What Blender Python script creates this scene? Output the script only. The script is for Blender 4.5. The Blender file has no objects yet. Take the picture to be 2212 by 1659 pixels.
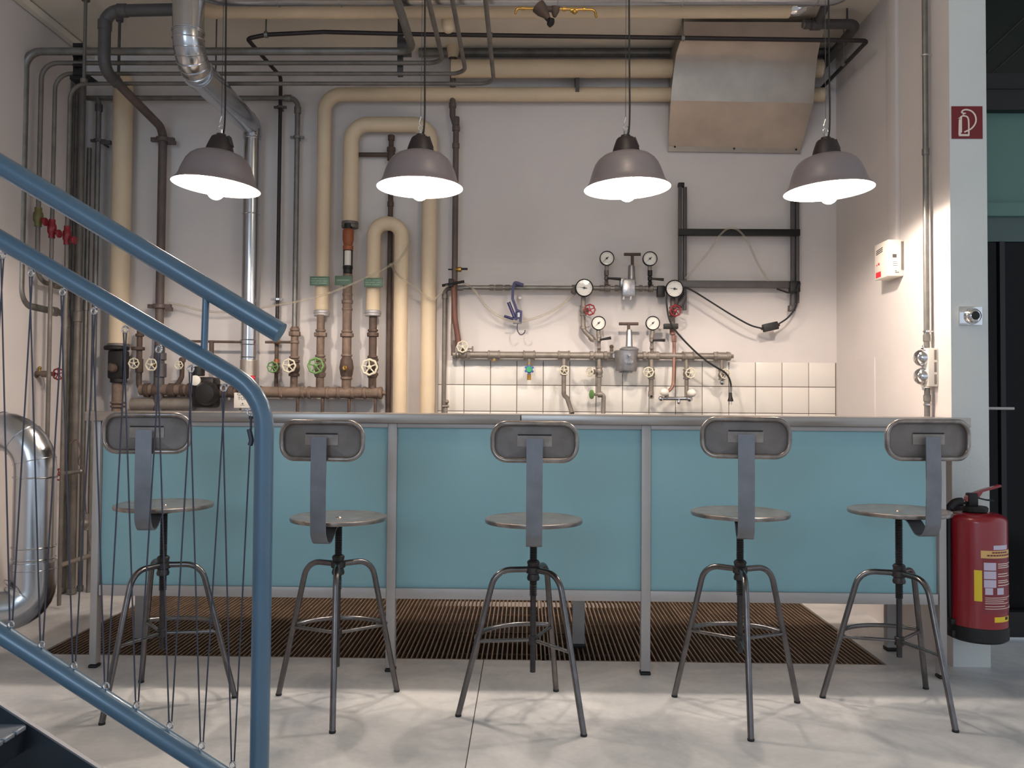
import bpy, bmesh, math
from mathutils import Vector, Matrix, Quaternion

# ------------------------------------------------------------------ camera
FOC = 1800.0                      # focal length in pixels of the 2212 px wide frame
CX, CY, CAMH = 1106.0, 829.5, 1.087
YAW, PITCH, ROLL = math.radians(1.03), math.radians(1.536), math.radians(0.42)
_F = Vector((-math.sin(YAW) * math.cos(PITCH), math.cos(YAW) * math.cos(PITCH), math.sin(PITCH)))
_R0 = Vector((math.cos(YAW), math.sin(YAW), 0))
_U0 = _R0.cross(_F)
_R = _R0 * math.cos(ROLL) + _U0 * math.sin(ROLL)
_U = _U0 * math.cos(ROLL) - _R0 * math.sin(ROLL)
CAM = Vector((0, 0, CAMH))
scene = bpy.context.scene
COL = scene.collection
cd = bpy.data.cameras.new('camera')
cd.sensor_fit = 'HORIZONTAL'
cd.sensor_width = 36.0
cd.lens = FOC / 2212.0 * 36.0
cd.clip_start = 0.02
cam = bpy.data.objects.new('camera', cd)
cam.matrix_world = Matrix(((_R.x, _U.x, -_F.x, 0), (_R.y, _U.y, -_F.y, 0), (_R.z, _U.z, -_F.z, CAMH), (0, 0, 0, 1)))
COL.objects.link(cam)
scene.camera = cam

# ------------------------------------------------------------------ world, window light, exposure
w = bpy.data.worlds.new('dusk')
scene.world = w
w.use_nodes = True
bgn = w.node_tree.nodes['Background']
bgn.inputs[0].default_value = (0.80, 0.89, 1.0, 1)
bgn.inputs[1].default_value = 0.84
al = bpy.data.lights.new('window_daylight', 'AREA')
al.shape = 'RECTANGLE'
al.size, al.size_y = 2.4, 1.6
al.energy = 60
al.color = (0.62, 0.80, 1.0)
alo = bpy.data.objects.new('window_daylight', al)
alo.location = (-2.3, -2.6, 2.3)
alo.rotation_euler = (Vector((-0.3, 3.2, 0.8)) - Vector(alo.location)).to_track_quat('-Z', 'Y').to_euler()
COL.objects.link(alo)
cl_ = bpy.data.lights.new('hall_ceiling_light', 'POINT')
cl_.energy = 15
cl_.color = (1.0, 0.84, 0.66)
cl_.shadow_soft_size = 0.12
clo = bpy.data.objects.new('hall_ceiling_light', cl_)
clo.location = (0.3, 2.6, 2.98)
COL.objects.link(clo)
LAMP_W = 40.0
LAMP_COL = (1.0, 0.85, 0.73)
vs = scene.view_settings
vs.view_transform = 'Standard'
vs.look = 'None'
vs.gamma = 1.0
vs.use_curve_mapping = False
vs.exposure = 0.0

# ------------------------------------------------------------------ measuring helpers
def W(px, py, Y):
    """point at depth Y seen at photograph pixel px, py"""
    d = _F * FOC + _R * (px - CX) + _U * (CY - py)
    return CAM + d * (Y / d.y)
def WF(px, py, z=0.0):
    d = _F * FOC + _R * (px - CX) + _U * (CY - py)
    return CAM + d * ((z - CAMH) / d.z)
def WX(px, py, X):
    d = _F * FOC + _R * (px - CX) + _U * (CY - py)
    return CAM + d * (X / d.x)
def M(px, Y):
    return px * Y / FOC
V = Vector
XA, YA, ZA = V((1, 0, 0)), V((0, 1, 0)), V((0, 0, 1))

DW = 4.9            # back wall
XL = -2.65          # left wall
XR = 1.81           # right return wall
ZC = 3.193          # ceiling
YP = 3.59           # front face of the return wall

# ------------------------------------------------------------------ materials
def lin(c):
    return tuple(((v / 255) / 12.92 if v / 255 <= 0.04045 else ((v / 255 + 0.055) / 1.055) ** 2.4) for v in c)
MATS = {}
def mat(name, rgb, rough=0.5, metal=0.0, var=0.0, scale=6.0, bump=0.0, bscale=60.0, spec=0.5, emit=0.0, coat=0.0, stretch=None, rgb2=None):
    m = bpy.data.materials.new(name)
    m.use_nodes = True
    nt = m.node_tree
    b = nt.nodes['Principled BSDF']
    c = lin(rgb)
    b.inputs['Base Color'].default_value = (*c, 1)
    b.inputs['Roughness'].default_value = rough
    b.inputs['Metallic'].default_value = metal
    b.inputs['Specular IOR Level'].default_value = spec
    b.inputs['Coat Weight'].default_value = coat
    if emit:
        b.inputs['Emission Color'].default_value = (*c, 1)
        b.inputs['Emission Strength'].default_value = emit
    if var or bump:
        tc = nt.nodes.new('ShaderNodeTexCoord')
        mp = nt.nodes.new('ShaderNodeMapping')
        nt.links.new(tc.outputs['Object'], mp.inputs['Vector'])
        if stretch:
            mp.inputs['Scale'].default_value = stretch
    if var:
        n = nt.nodes.new('ShaderNodeTexNoise')
        n.inputs['Scale'].default_value = scale
        n.inputs['Detail'].default_value = 6
        n.inputs['Roughness'].default_value = 0.6
        nt.links.new(mp.outputs['Vector'], n.inputs['Vector'])
        r = nt.nodes.new('ShaderNodeValToRGB')
        c2 = lin(rgb2) if rgb2 else tuple(v * (1 - var) for v in c)
        c1 = c if rgb2 else tuple(min(1, v * (1 + var * 0.5)) for v in c)
        r.color_ramp.elements[0].position = 0.3
        r.color_ramp.elements[0].color = (*c2, 1)
        r.color_ramp.elements[1].position = 0.68
        r.color_ramp.elements[1].color = (*c1, 1)
        nt.links.new(n.outputs['Fac'], r.inputs['Fac'])
        nt.links.new(r.outputs['Color'], b.inputs['Base Color'])
    if bump:
        n2 = nt.nodes.new('ShaderNodeTexNoise')
        n2.inputs['Scale'].default_value = bscale
        n2.inputs['Detail'].default_value = 4
        nt.links.new(mp.outputs['Vector'], n2.inputs['Vector'])
        bp = nt.nodes.new('ShaderNodeBump')
        bp.inputs['Strength'].default_value = bump
        bp.inputs['Distance'].default_value = 0.01
        nt.links.new(n2.outputs['Fac'], bp.inputs['Height'])
        nt.links.new(bp.outputs['Normal'], b.inputs['Normal'])
    MATS[name] = m
    return m
mat('wall_paint', (214, 208, 206), 0.85, var=0.06, scale=2.0, bump=0.05, bscale=90)
mat('pillar_paint', (205, 208, 206), 0.35, var=0.04, scale=3.0, bump=0.12, bscale=70)
mat('ceiling_paint', (226, 218, 204), 0.9, var=0.08, scale=1.2)
mat('tile_white', (228, 223, 216), 0.25, var=0.03, scale=3)
mat('grout', (120, 105, 96), 0.9)
mat('worktop_steel', (165, 158, 152), 0.32, 0.85, var=0.1, scale=4, stretch=(1, 30, 30))
mat('alu', (176, 172, 171), 0.42, 0.3, var=0.06, scale=5)
mat('teal_glass', (142, 184, 193), 0.36, 0.0, spec=0.35, var=0.03, scale=2)
mat('galvanised', (128, 126, 122), 0.45, 0.55, var=0.25, scale=14)
mat('galvanised_dark', (112, 106, 100), 0.5, 0.25, var=0.3, scale=12)
mat('fitting_grey', (138, 130, 122), 0.5, 0.35, var=0.2, scale=20)
mat('rust_pipe', (120, 102, 90), 0.7, 0.15, var=0.35, scale=18, bump=0.15, bscale=120)
mat('rust_dark', (86, 70, 62), 0.7, 0.15, var=0.3, scale=16, bump=0.15, bscale=120)
mat('rust_red', (104, 68, 58), 0.6, 0.1, var=0.25, scale=14)
mat('black_pipe', (40, 30, 30), 0.5, 0.1, var=0.2, scale=12)
mat('dark_paint', (82, 79, 80), 0.5, 0.15, var=0.2, scale=10)
mat('brown_pipe', (98, 85, 81), 0.55, 0.15, var=0.25, scale=9)
mat('insulation', (214, 195, 166), 0.55, var=0.07, scale=5, bump=0.06, bscale=30)
mat('duct_silver', (196, 198, 202), 0.22, 1.0, var=0.08, scale=8)
mat('sheet_metal', (182, 172, 162), 0.40, 0.75, var=0.14, scale=5, bump=0.03, bscale=40)
mat('black_metal', (30, 28, 28), 0.5, 0.3)
mat('black_rubber', (20, 20, 21), 0.6)
mat('cream_paint', (216, 208, 186), 0.45, var=0.12, scale=25)
mat('green_paint', (96, 138, 74), 0.45, var=0.2, scale=25)
mat('red_paint', (130, 28, 40), 0.4, var=0.1, scale=20)
mat('valve_olive', (112, 106, 62), 0.5, 0.2, var=0.2, scale=20)
mat('brass', (190, 150, 80), 0.35, 0.9, var=0.15, scale=20)
mat('copper', (142, 106, 94), 0.5, 0.3, var=0.15, scale=20)
mat('copper_orange', (158, 92, 58), 0.55, 0.3, var=0.2, scale=20)
mat('chrome', (225, 225, 228), 0.08, 1.0)
mat('cast_alu', (165, 165, 168), 0.35, 0.8, var=0.15, scale=30, bump=0.1, bscale=80)
mat('white_plastic', (228, 222, 212), 0.35)
mat('white_glass', (236, 230, 220), 0.15, spec=0.6)
mat('dial_white', (232, 228, 218), 0.5)
mat('ink', (24, 22, 24), 0.6)
mat('navy_paint', (32, 28, 84), 0.4, coat=0.2)
mat('rail_blue', (80, 108, 130), 0.33, 0.15, coat=0.3, var=0.06, scale=9)
mat('wire_steel', (70, 72, 84), 0.45, 0.5)
mat('stool_steel', (146, 137, 132), 0.26, 0.72, var=0.45, scale=22)
mat('stool_leg', (112, 108, 108), 0.24, 0.9, var=0.3, scale=18)
mat('stool_plate', (150, 140, 134), 0.5, 0.2, var=0.25, scale=30)
mat('stool_strap', (124, 126, 132), 0.45, 0.6, var=0.18, scale=12)
mat('stool_pan', (124, 116, 112), 0.5, 0.2, var=0.2, scale=14)
mat('stool_screw', (66, 62, 62), 0.45, 0.7, var=0.2, scale=40)
mat('shade_enamel', (128, 120, 124), 0.4, 0.05, coat=0.2)
mat('shade_white', (244, 240, 232), 0.45)
mat('cap_dark', (42, 34, 36), 0.5)
mat('ext_red', (138, 22, 34), 0.28, 0.0, coat=0.4)
mat('label_yellow', (226, 196, 40), 0.4)
mat('label_cream', (214, 176, 110), 0.5)
mat('label_lilac', (196, 186, 206), 0.5)
mat('label_maroon', (128, 44, 52), 0.45)
mat('sign_red', (112, 18, 28), 0.35)
mat('sign_green', (80, 108, 90), 0.45)
mat('print_white', (226, 210, 200), 0.5)
mat('print_pale_green', (150, 186, 160), 0.5)
mat('label_red', (214, 40, 60), 0.5)
mat('grating', (128, 108, 92), 0.55, 0.35, var=0.3, scale=8)
mat('pit_dark', (40, 33, 29), 0.9)
mat('frame_dark', (18, 19, 22), 0.5, 0.1)
mat('glass_dark', (7, 8, 10), 0.1, spec=0.15)
mat('glass_green', (20, 30, 27), 0.15, spec=0.4)
mat('glass_teal_glow', (76, 110, 102), 0.4, emit=0.05)  # faint emission stands in for light coming from behind the pane
mat('glass_grey', (62, 82, 80), 0.4)
mat('stair_steel', (52, 60, 68), 0.38, 0.5, var=0.15, scale=8)
mat('stair_edge', (132, 134, 140), 0.4, 0.6)
mat('tread_plate', (150, 158, 168), 0.4, 0.55, var=0.1, scale=10)
mat('blue_knob', (56, 92, 168), 0.4)
mat('green_knob', (52, 150, 104), 0.4)
def concrete():
    m = bpy.data.materials.new('concrete')
    m.use_nodes = True
    nt = m.node_tree
    b = nt.nodes['Principled BSDF']
    tc = nt.nodes.new('ShaderNodeTexCoord')
    n1 = nt.nodes.new('ShaderNodeTexNoise')
    n1.inputs['Scale'].default_value = 2.6
    n1.inputs['Detail'].default_value = 9
    n1.inputs['Roughness'].default_value = 0.62
    n1.inputs['Distortion'].default_value = 0.7
    nt.links.new(tc.outputs['Object'], n1.inputs['Vector'])
    r = nt.nodes.new('ShaderNodeValToRGB')
    e = r.color_ramp.elements
    e[0].position, e[0].color = 0.28, (*lin((166, 171, 176)), 1)
    e[1].position, e[1].color = 0.72, (*lin((228, 227, 226)), 1)
    x = r.color_ramp.elements.new(0.5)
    x.color = (*lin((204, 204, 204)), 1)
    nt.links.new(n1.outputs['Fac'], r.inputs['Fac'])
    n2 = nt.nodes.new('ShaderNodeTexNoise')
    n2.inputs['Scale'].default_value = 40
    n2.inputs['Detail'].default_value = 5
    nt.links.new(tc.outputs['Object'], n2.inputs['Vector'])
    mx = nt.nodes.new('ShaderNodeMixRGB')
    mx.blend_type = 'MULTIPLY'
    mx.inputs[0].default_value = 0.18
    nt.links.new(r.outputs['Color'], mx.inputs[1])
    nt.links.new(n2.outputs['Fac'], mx.inputs[2])
    nt.links.new(mx.outputs['Color'], b.inputs['Base Color'])
    b.inputs['Roughness'].default_value = 0.42
    b.inputs['Specular IOR Level'].default_value = 0.35
    MATS['concrete'] = m
concrete()
def clear_mat():
    m = bpy.data.materials.new('clear_hose')
    m.use_nodes = True
    nt = m.node_tree
    b = nt.nodes['Principled BSDF']
    b.inputs['Base Color'].default_value = (*lin((186, 174, 152)), 1)
    b.inputs['Roughness'].default_value = 0.25
    b.inputs['Alpha'].default_value = 0.3
    MATS['clear_hose'] = m
clear_mat()
def bulb_mat():
    m = bpy.data.materials.new('bulb_glass')
    m.use_nodes = True
    nt = m.node_tree
    for n in list(nt.nodes):
        nt.nodes.remove(n)
    o = nt.nodes.new('ShaderNodeOutputMaterial')
    t = nt.nodes.new('ShaderNodeBsdfTransparent')
    e = nt.nodes.new('ShaderNodeEmission')
    e.inputs['Color'].default_value = (1, 0.86, 0.72, 1)
    e.inputs['Strength'].default_value = 6.0
    a = nt.nodes.new('ShaderNodeAddShader')
    nt.links.new(t.outputs[0], a.inputs[0])
    nt.links.new(e.outputs[0], a.inputs[1])
    nt.links.new(a.outputs[0], o.inputs['Surface'])
    MATS['bulb_glass'] = m
bulb_mat()

# ------------------------------------------------------------------ mesh helpers
def frame(axis):
    a = V(axis).normalized()
    h = ZA if abs(a.z) < 0.9 else XA
    u = h.cross(a).normalized()
    return u, a.cross(u), a
def fillet(pts, rad, n=7):
    pts = [V(p) for p in pts]
    if rad <= 0 or len(pts) < 3:
        return pts
    out = [pts[0]]
    for i in range(1, len(pts) - 1):
        p = pts[i]
        a, b = p - pts[i - 1], pts[i + 1] - p
        la, lb = a.length, b.length
        d1, d2 = a / la, b / lb
        phi = d1.angle(d2)
        if phi < 0.02:
            out.append(p)
            continue
        R = min(rad, 0.48 * min(la, lb) / math.tan(phi / 2))
        t = R * math.tan(phi / 2)
        bis = (d2 - d1).normalized()
        c = p + bis * (R / math.cos(phi / 2))
        u = (p - d1 * t - c) / R
        k = max(2, int(n * phi / 1.57) + 1)
        for j in range(k + 1):
            th = phi * j / k
            out.append(c + R * (math.cos(th) * u + math.sin(th) * d1))
    out.append(pts[-1])
    return out
def spline(pts, n=6):
    P = [V(p) for p in pts]
    P = [P[0] * 2 - P[1]] + P + [P[-1] * 2 - P[-2]]
    out = []
    for i in range(1, len(P) - 2):
        p0, p1, p2, p3 = P[i - 1:i + 3]
        for j in range(n):
            t = j / n
            out.append(0.5 * ((2 * p1) + (p2 - p0) * t + (2 * p0 - 5 * p1 + 4 * p2 - p3) * t * t + (3 * p1 - p0 - 3 * p2 + p3) * t ** 3))
    out.append(P[-2])
    return out
class G:
    """collects shapes that become ONE mesh"""
    def __init__(s):
        s.v, s.f, s.cuts = [], [], []
    def add(s, v, f):
        k = len(s.v)
        s.cuts.append((k, len(s.f)))
        s.v += [V(p) for p in v]
        s.f += [tuple(i + k for i in q) for q in f]
        return s
    def box(s, c, size, rot=None):
        c, h = V(c), V(size) / 2
        vs_ = []
        for x in (-1, 1):
            for y in (-1, 1):
                for z in (-1, 1):
                    p = V((x * h.x, y * h.y, z * h.z))
                    if rot is not None:
                        p = rot @ p
                    vs_.append(c + p)
        return s.add(vs_, [(0, 1, 3, 2), (4, 6, 7, 5), (0, 4, 5, 1), (2, 3, 7, 6), (0, 2, 6, 4), (1, 5, 7, 3)])
    def bbox(s, a, b):
        a, b = V(a), V(b)
        return s.box((a + b) / 2, (abs(b.x - a.x), abs(b.y - a.y), abs(b.z - a.z)))
    def rbox(s, c, size, r=0.004, rot=None):
        """box with bevelled edges"""
        bm = bmesh.new()
        bmesh.ops.create_cube(bm, size=1.0)
        for q in bm.verts:
            q.co = V((q.co.x * size[0], q.co.y * size[1], q.co.z * size[2]))
        bmesh.ops.bevel(bm, geom=bm.edges[:] + bm.verts[:], offset=r, segments=2, profile=0.5, affect='EDGES')
        bm.verts.index_update()
        vs_ = [V(c) + ((rot @ q.co) if rot is not None else q.co) for q in bm.verts]
        fs = [tuple(q.index for q in f.verts) for f in bm.faces]
        bm.free()
        return s.add(vs_, fs)
    def tube(s, pts, r, bend=0.0, seg=12, closed=False, caps=True):
        P = fillet(pts, bend) if not closed else [V(p) for p in pts]
        Q = [P[0]]
        for p in P[1:]:
            if (p - Q[-1]).length > 1e-5:
                Q.append(p)
        P = Q
        n = len(P)
        rr = r if isinstance(r, (list, tuple)) else None
        tg = []
        for i in range(n):
            if closed:
                t = P[(i + 1) % n] - P[i - 1]
            else:
                t = P[min(i + 1, n - 1)] - P[max(i - 1, 0)]
            tg.append(t.normalized())
        u = frame(tg[0])[0]
        vs_, fs = [], []
        for i in range(n):
            if i:
                q = tg[i - 1].rotation_difference(tg[i])
                u = q @ u
            u = (u - tg[i] * u.dot(tg[i])).normalized()
            w_ = tg[i].cross(u)
            R = (rr[0] + (rr[1] - rr[0]) * i / (n - 1)) if rr else r
            for j in range(seg):
                a = 2 * math.pi * j / seg
                vs_.append(P[i] + R * (math.cos(a) * u + math.sin(a) * w_))
        m = n if closed else n - 1
        for i in range(m):
            i2 = (i + 1) % n
            for j in range(seg):
                k = (j + 1) % seg
                fs.append((i * seg + j, i * seg + k, i2 * seg + k, i2 * seg + j))
        if caps and not closed:
            fs.append(tuple(range(seg))[::-1])
            fs.append(tuple((n - 1) * seg + j for j in range(seg)))
        return s.add(vs_, fs)
    def cyl(s, a, b, r, seg=16):
        return s.tube([a, b], r, seg=seg)
    def collar(s, c, axis, r, length, seg=16):
        a = V(axis).normalized() * (length / 2)
        return s.lathe([(0, -length / 2), (r * 0.93, -length / 2), (r, -length / 2 + r * 0.08), (r, length / 2 - r * 0.08), (r * 0.93, length / 2), (0, length / 2)], c, axis, seg)
    def lathe(s, prof, o, axis=(0, 0, 1), seg=24, lobes=0, lobe=0.0):
        u, w_, a = frame(axis)
        o = V(o)
        vs_, fs, rings = [], [], []
        for (r, t) in prof:
            if r < 1e-6:
                rings.append([len(vs_)])
                vs_.append(o + a * t)
            else:
                rings.append(list(range(len(vs_), len(vs_) + seg)))
                for j in range(seg):
                    th = 2 * math.pi * j / seg
                    R = r * (1 + lobe * math.cos(lobes * th)) if lobes else r
                    vs_.append(o + a * t + R * (math.cos(th) * u + math.sin(th) * w_))
        for A, B in zip(rings, rings[1:]):
            if len(A) == 1 and len(B) == 1:
                continue
            for j in range(seg):
                k = (j + 1) % seg
                if len(A) == 1:
                    fs.append((A[0], B[k], B[j]))
                elif len(B) == 1:
                    fs.append((A[j], A[k], B[0]))
                else:
                    fs.append((A[j], A[k], B[k], B[j]))
        return s.add(vs_, fs)
    def sphere(s, c, r, seg=18, sx=1.0, axis=(0, 0, 1)):
        n = seg // 2
        return s.lathe([(r * math.sin(math.pi * i / n) if 0 < i < n else 0, -r * sx * math.cos(math.pi * i / n)) for i in range(n + 1)], c, axis, seg)
    def torus(s, c, axis, R, r, seg=28, sec=8, arc=None, lobes=0, lobe=0.0):
        u, w_, a = frame(axis)
        c = V(c)
        if arc:
            a0, a1 = arc
            pts = [c + R * (math.cos(a0 + (a1 - a0) * i / seg) * u + math.sin(a0 + (a1 - a0) * i / seg) * w_) for i in range(seg + 1)]
            return s.tube(pts, r, seg=sec)
        pts = []
        for i in range(seg):
            th = 2 * math.pi * i / seg
            k = R * (1 + lobe * math.cos(lobes * th)) if lobes else R
            pts.append(c + k * (math.cos(th) * u + math.sin(th) * w_))
        return s.tube(pts, r, seg=sec, closed=True)
    def prism(s, poly, off):
        """polygon (list of points) extruded by vector off"""
        n = len(poly)
        off = V(off)
        p = [V(q) for q in poly]
        fs = [tuple(range(n))[::-1], tuple(range(n, 2 * n))]
        for i in range(n):
            k = (i + 1) % n
            fs.append((i, k, n + k, n + i))
        return s.add(p + [q + off for q in p], fs)
    def strip(s, pts, wvec, th):
        """flat bar swept along pts, width vector wvec, thickness th"""
        P = [V(p) for p in pts]
        wv = V(wvec) / 2
        n = len(P)
        vs_, fs = [], []
        for i in range(n):
            t = (P[min(i + 1, n - 1)] - P[max(i - 1, 0)]).normalized()
            nn = t.cross(wv).normalized() * (th / 2)
            vs_ += [P[i] - wv - nn, P[i] + wv - nn, P[i] + wv + nn, P[i] - wv + nn]
        for i in range(n - 1):
            for j in range(4):
                k = (j + 1) % 4
                fs.append((i * 4 + j, i * 4 + k, i * 4 + 4 + k, i * 4 + 4 + j))
        fs += [(3, 2, 1, 0), tuple((n - 1) * 4 + j for j in range(4))]
        return s.add(vs_, fs)
ORI = {}
def tag(o, label=None, cat=None, group=None, kind=None):
    if label:
        o['label'] = label
    if cat:
        o['category'] = cat
    if group:
        o['group'] = group
    if kind:
        o['kind'] = kind
    return o
EACH = {'seam', 'coupling', 'union', 'header_joint', 'tee', 'socket_joint', 'elbow_joint', 'copper_joint', 'vent_slot', 'side_slot',
        'lug', 'indicator', 'plug_pin', 'tube_holder', 'glazing_bar', 'wall_bracket', 'nozzle_clip', 'fitting', 'bracket'}
def build(name, g, m, parent=None, **kw):
    if name in EACH and len(g.cuts) > 1 and parent is not None:
        ends = g.cuts[1:] + [(len(g.v), len(g.f))]
        for (a, b), (c, d) in zip(g.cuts, ends):
            h = G()
            h.add(g.v[a:c], [tuple(i - a for i in f) for f in g.f[b:d]])
            o = build1(name, h, m, parent, **kw)
        return o
    return build1(name, g, m, parent, **kw)
def build1(name, g, m, parent=None, label=None, cat=None, group=None, kind=None, smooth=True, angle=38):
    lo = V((min(p.x for p in g.v), min(p.y for p in g.v), min(p.z for p in g.v)))
    hi = V((max(p.x for p in g.v), max(p.y for p in g.v), max(p.z for p in g.v)))
    o_ = V(((lo.x + hi.x) / 2, (lo.y + hi.y) / 2, lo.z))
    me = bpy.data.meshes.new(name)
    me.from_pydata([tuple(p - o_) for p in g.v], [], g.f)
    bm = bmesh.new()
    bm.from_mesh(me)
    bmesh.ops.recalc_face_normals(bm, faces=bm.faces)
    bm.to_mesh(me)
    bm.free()
    if smooth:
        me.polygons.foreach_set('use_smooth', [True] * len(me.polygons))
        me.set_sharp_from_angle(angle=math.radians(angle))
    me.materials.append(MATS[m] if isinstance(m, str) else m)
    ob = bpy.data.objects.new(name, me)
    COL.objects.link(ob)
    ORI[ob] = o_
    if parent is not None:
        ob.parent = parent
        ob.location = o_ - ORI[parent]
    else:
        ob.location = o_
    return tag(ob, label, cat, group, kind)
def thing(name, loc, label, cat, group=None, kind=None):
    e = bpy.data.objects.new(name, None)
    e.empty_display_size = 0.05
    COL.objects.link(e)
    e.location = V(loc)
    ORI[e] = V(loc)
    return tag(e, label, cat, group, kind)
def text_g(body, size, origin, right=XA, up=ZA, depth=0.0006, align='CENTER'):
    cu = bpy.data.curves.new('t', 'FONT')
    cu.body = body
    cu.size = size
    cu.align_x = align
    cu.align_y = 'CENTER'
    cu.extrude = depth
    cu.resolution_u = 2
    ob = bpy.data.objects.new('t', cu)
    COL.objects.link(ob)
    bpy.context.view_layer.update()
    me = bpy.data.meshes.new_from_object(ob.evaluated_get(bpy.context.evaluated_depsgraph_get()))
    nrm = V(right).cross(V(up))
    g = G()
    g.add([V(origin) + V(right) * q.co.x + V(up) * q.co.y + nrm * q.co.z for q in me.vertices], [tuple(p.vertices) for p in me.polygons])
    bpy.data.objects.remove(ob)
    bpy.data.curves.remove(cu)
    bpy.data.meshes.remove(me)
    return g

# ------------------------------------------------------------------ builders used many times
def wheel_g(c, axis, R, lobes=8, spokes=5):
    g = G()
    g.torus(c, axis, R * 0.88, R * 0.13, seg=lobes * 4, sec=8, lobes=lobes, lobe=0.055)
    u, w_, a = frame(axis)
    c = V(c)
    for i in range(spokes):
        th = 2 * math.pi * i / spokes + 0.4
        d = math.cos(th) * u + math.sin(th) * w_
        g.tube([c + d * R * 0.15, c + d * R * 0.85], R * 0.085, seg=6)
    g.lathe([(0, -R * 0.2), (R * 0.24, -R * 0.2), (R * 0.24, R * 0.14), (R * 0.12, R * 0.22), (0, R * 0.22)], c, axis, 12)
    return g
def valve(parent, c, along, face, r, wheel_px, wheel_R, wheel_mat, body_mat='fitting_grey', stem=0.07, lobes=8, wheel_axis=None):
    """globe valve body centred at c on a pipe running along 'along'; its handwheel faces 'face'"""
    c = V(c)
    g = G()
    g.lathe([(0, -r * 2.2), (r * 1.5, -r * 2.2), (r * 1.5, -r * 1.5), (r * 1.15, -r * 1.45), (r * 1.55, -r * 0.5), (r * 1.6, 0), (r * 1.55, r * 0.5), (r * 1.15, r * 1.45), (r * 1.5, r * 1.5), (r * 1.5, r * 2.2), (0, r * 2.2)], c, along, 12)
    wc = V(wheel_px)
    d = (wc - c)
    g.tube([c, c + d * 0.55], r * 0.95, seg=10)
    g.collar(c + d * 0.5, d, r * 1.2, r * 0.8, 6)
    g.tube([c + d * 0.5, wc], r * 0.35, seg=8)
    b = build('valve', g, body_mat, parent)
    build('handwheel', wheel_g(wc, wheel_axis or face, wheel_R, lobes), wheel_mat, b)
    return b
def clamp(parent, c, along, r, wall_dir, length, m='dark_paint', name='pipe_clamp'):
    g = G()
    c = V(c)
    g.collar(c, along, r * 1.35, r * 0.9, 14)
    side = V(along).cross(V(wall_dir)).normalized()
    g.box(c + side * r * 1.75, (r * 1.1, r * 0.8, r * 0.8))
    g.box(c - side * r * 1.75, (r * 1.1, r * 0.8, r * 0.8))
    g.tube([c, c + V(wall_dir).normalized() * length], r * 0.3, seg=8)
    return build(name, g, m, parent)

# ================================================================== the setting
XF = 4.2      # right end of the hall
YB = -3.4     # hall behind the viewer
def slab(name, a, b, m, kind='structure'):
    return build(name, G().bbox(a, b), m, kind=kind, smooth=False)
# floor: cast slabs with an open joint between them
JX = WF(1022, 1560).x
floor = thing('floor', (0, 1, -0.1), 'pale stained concrete floor', 'floor', kind='structure')
del floor['category']
def fslab(x0, x1, y0, y1):
    g = G().bbox((x0, y0, -0.12), (x1, y1, 0))
    return build('floor_slab', g, 'concrete', floor, smooth=False)
GY0, GY1 = 3.60, DW - 0.06               # grated pit
GX0, GX1 = WF(60, 1423).x, 1.54
fslab(XL - 0.1, JX - 0.0018, YB, GY0)
fslab(JX + 0.0018, XF, YB, GY0)
fslab(XL - 0.1, GX0, GY0, DW + 0.1)
fslab(GX1, XF, GY0, DW + 0.1)
build('pit_bed', G().bbox((GX0, GY0, -0.2), (GX1, DW + 0.1, -0.09)), 'pit_dark', floor, smooth=False)
build('joint_filler', G().bbox((JX - 0.004, YB, -0.1), (JX + 0.004, GY0, -0.003)), 'rust_dark', floor, smooth=False)
wall_back = slab('wall_back', (XL - 0.2, DW, -0.12), (XR + 0.3, DW + 0.15, ZC + 0.1), 'wall_paint')
wall_left = slab('wall_left', (XL - 0.15, YB, -0.12), (XL, DW, ZC + 0.1), 'wall_paint')
XR2 = W(2131, 400, YP).x
wall_right = slab('wall_right', (XR, YP, -0.0), (XR2, DW, ZC), 'wall_paint')
pf = build('end_face', G().bbox((XR, YP - 0.004, 0), (XR2, YP, ZC)), 'pillar_paint', wall_right, smooth=False)
ceiling = slab('ceiling', (XL - 0.1, YB, ZC), (XF, DW + 0.1, ZC + 0.12), 'ceiling_paint')
# moulding between left wall and ceiling
build('trim_1', G().bbox((XL + 0.008, 0.5, ZC - 0.045), (XL + 0.045, DW, ZC - 0.008)), 'ceiling_paint', kind='structure', smooth=False)
# side splashback and tiles
zt = W(1600, 782, DW).z
build('splash_panel', G().bbox((XR - 0.006, 4.36, 0.6), (XR, DW, zt)), 'wall_paint', wall_right, smooth=False)
tx0, tx1 = W(946, 830, DW).x, XR - 0.007
cols = 15
pit = (W(1746, 810, DW).x - W(1003, 810, DW).x) / 13
z1 = W(1350, 833.5, DW).z
build('grout_bed', G().bbox((tx0, DW - 0.004, 0.7), (tx1, DW, zt - 0.002)), 'grout', wall_back, smooth=False)
tiles = {}
xg = W(1003, 810, DW).x
for r_, (za, zb) in enumerate([(z1, zt), (z1 - pit, z1), (z1 - 2 * pit, z1 - pit)]):
    for c_ in range(-1, 14):
        xa, xb = xg + c_ * pit, xg + (c_ + 1) * pit
        xb = min(xb, tx1)
        key = (r_ == 0, round(xb - xa, 3))
        if key not in tiles:
            o = build('tile', G().rbox(((xa + xb) / 2, DW - 0.005, (za + zb) / 2), (xb - xa - 0.004, 0.009, zb - za - 0.004), 0.0012), 'tile_white', wall_back)
            tiles[key] = o
        else:
            src = tiles[key]
            o = src.copy()
            COL.objects.link(o)
            o.location = V(((xa + xb) / 2, DW - 0.005, za + 0.002)) - ORI[wall_back]
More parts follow.
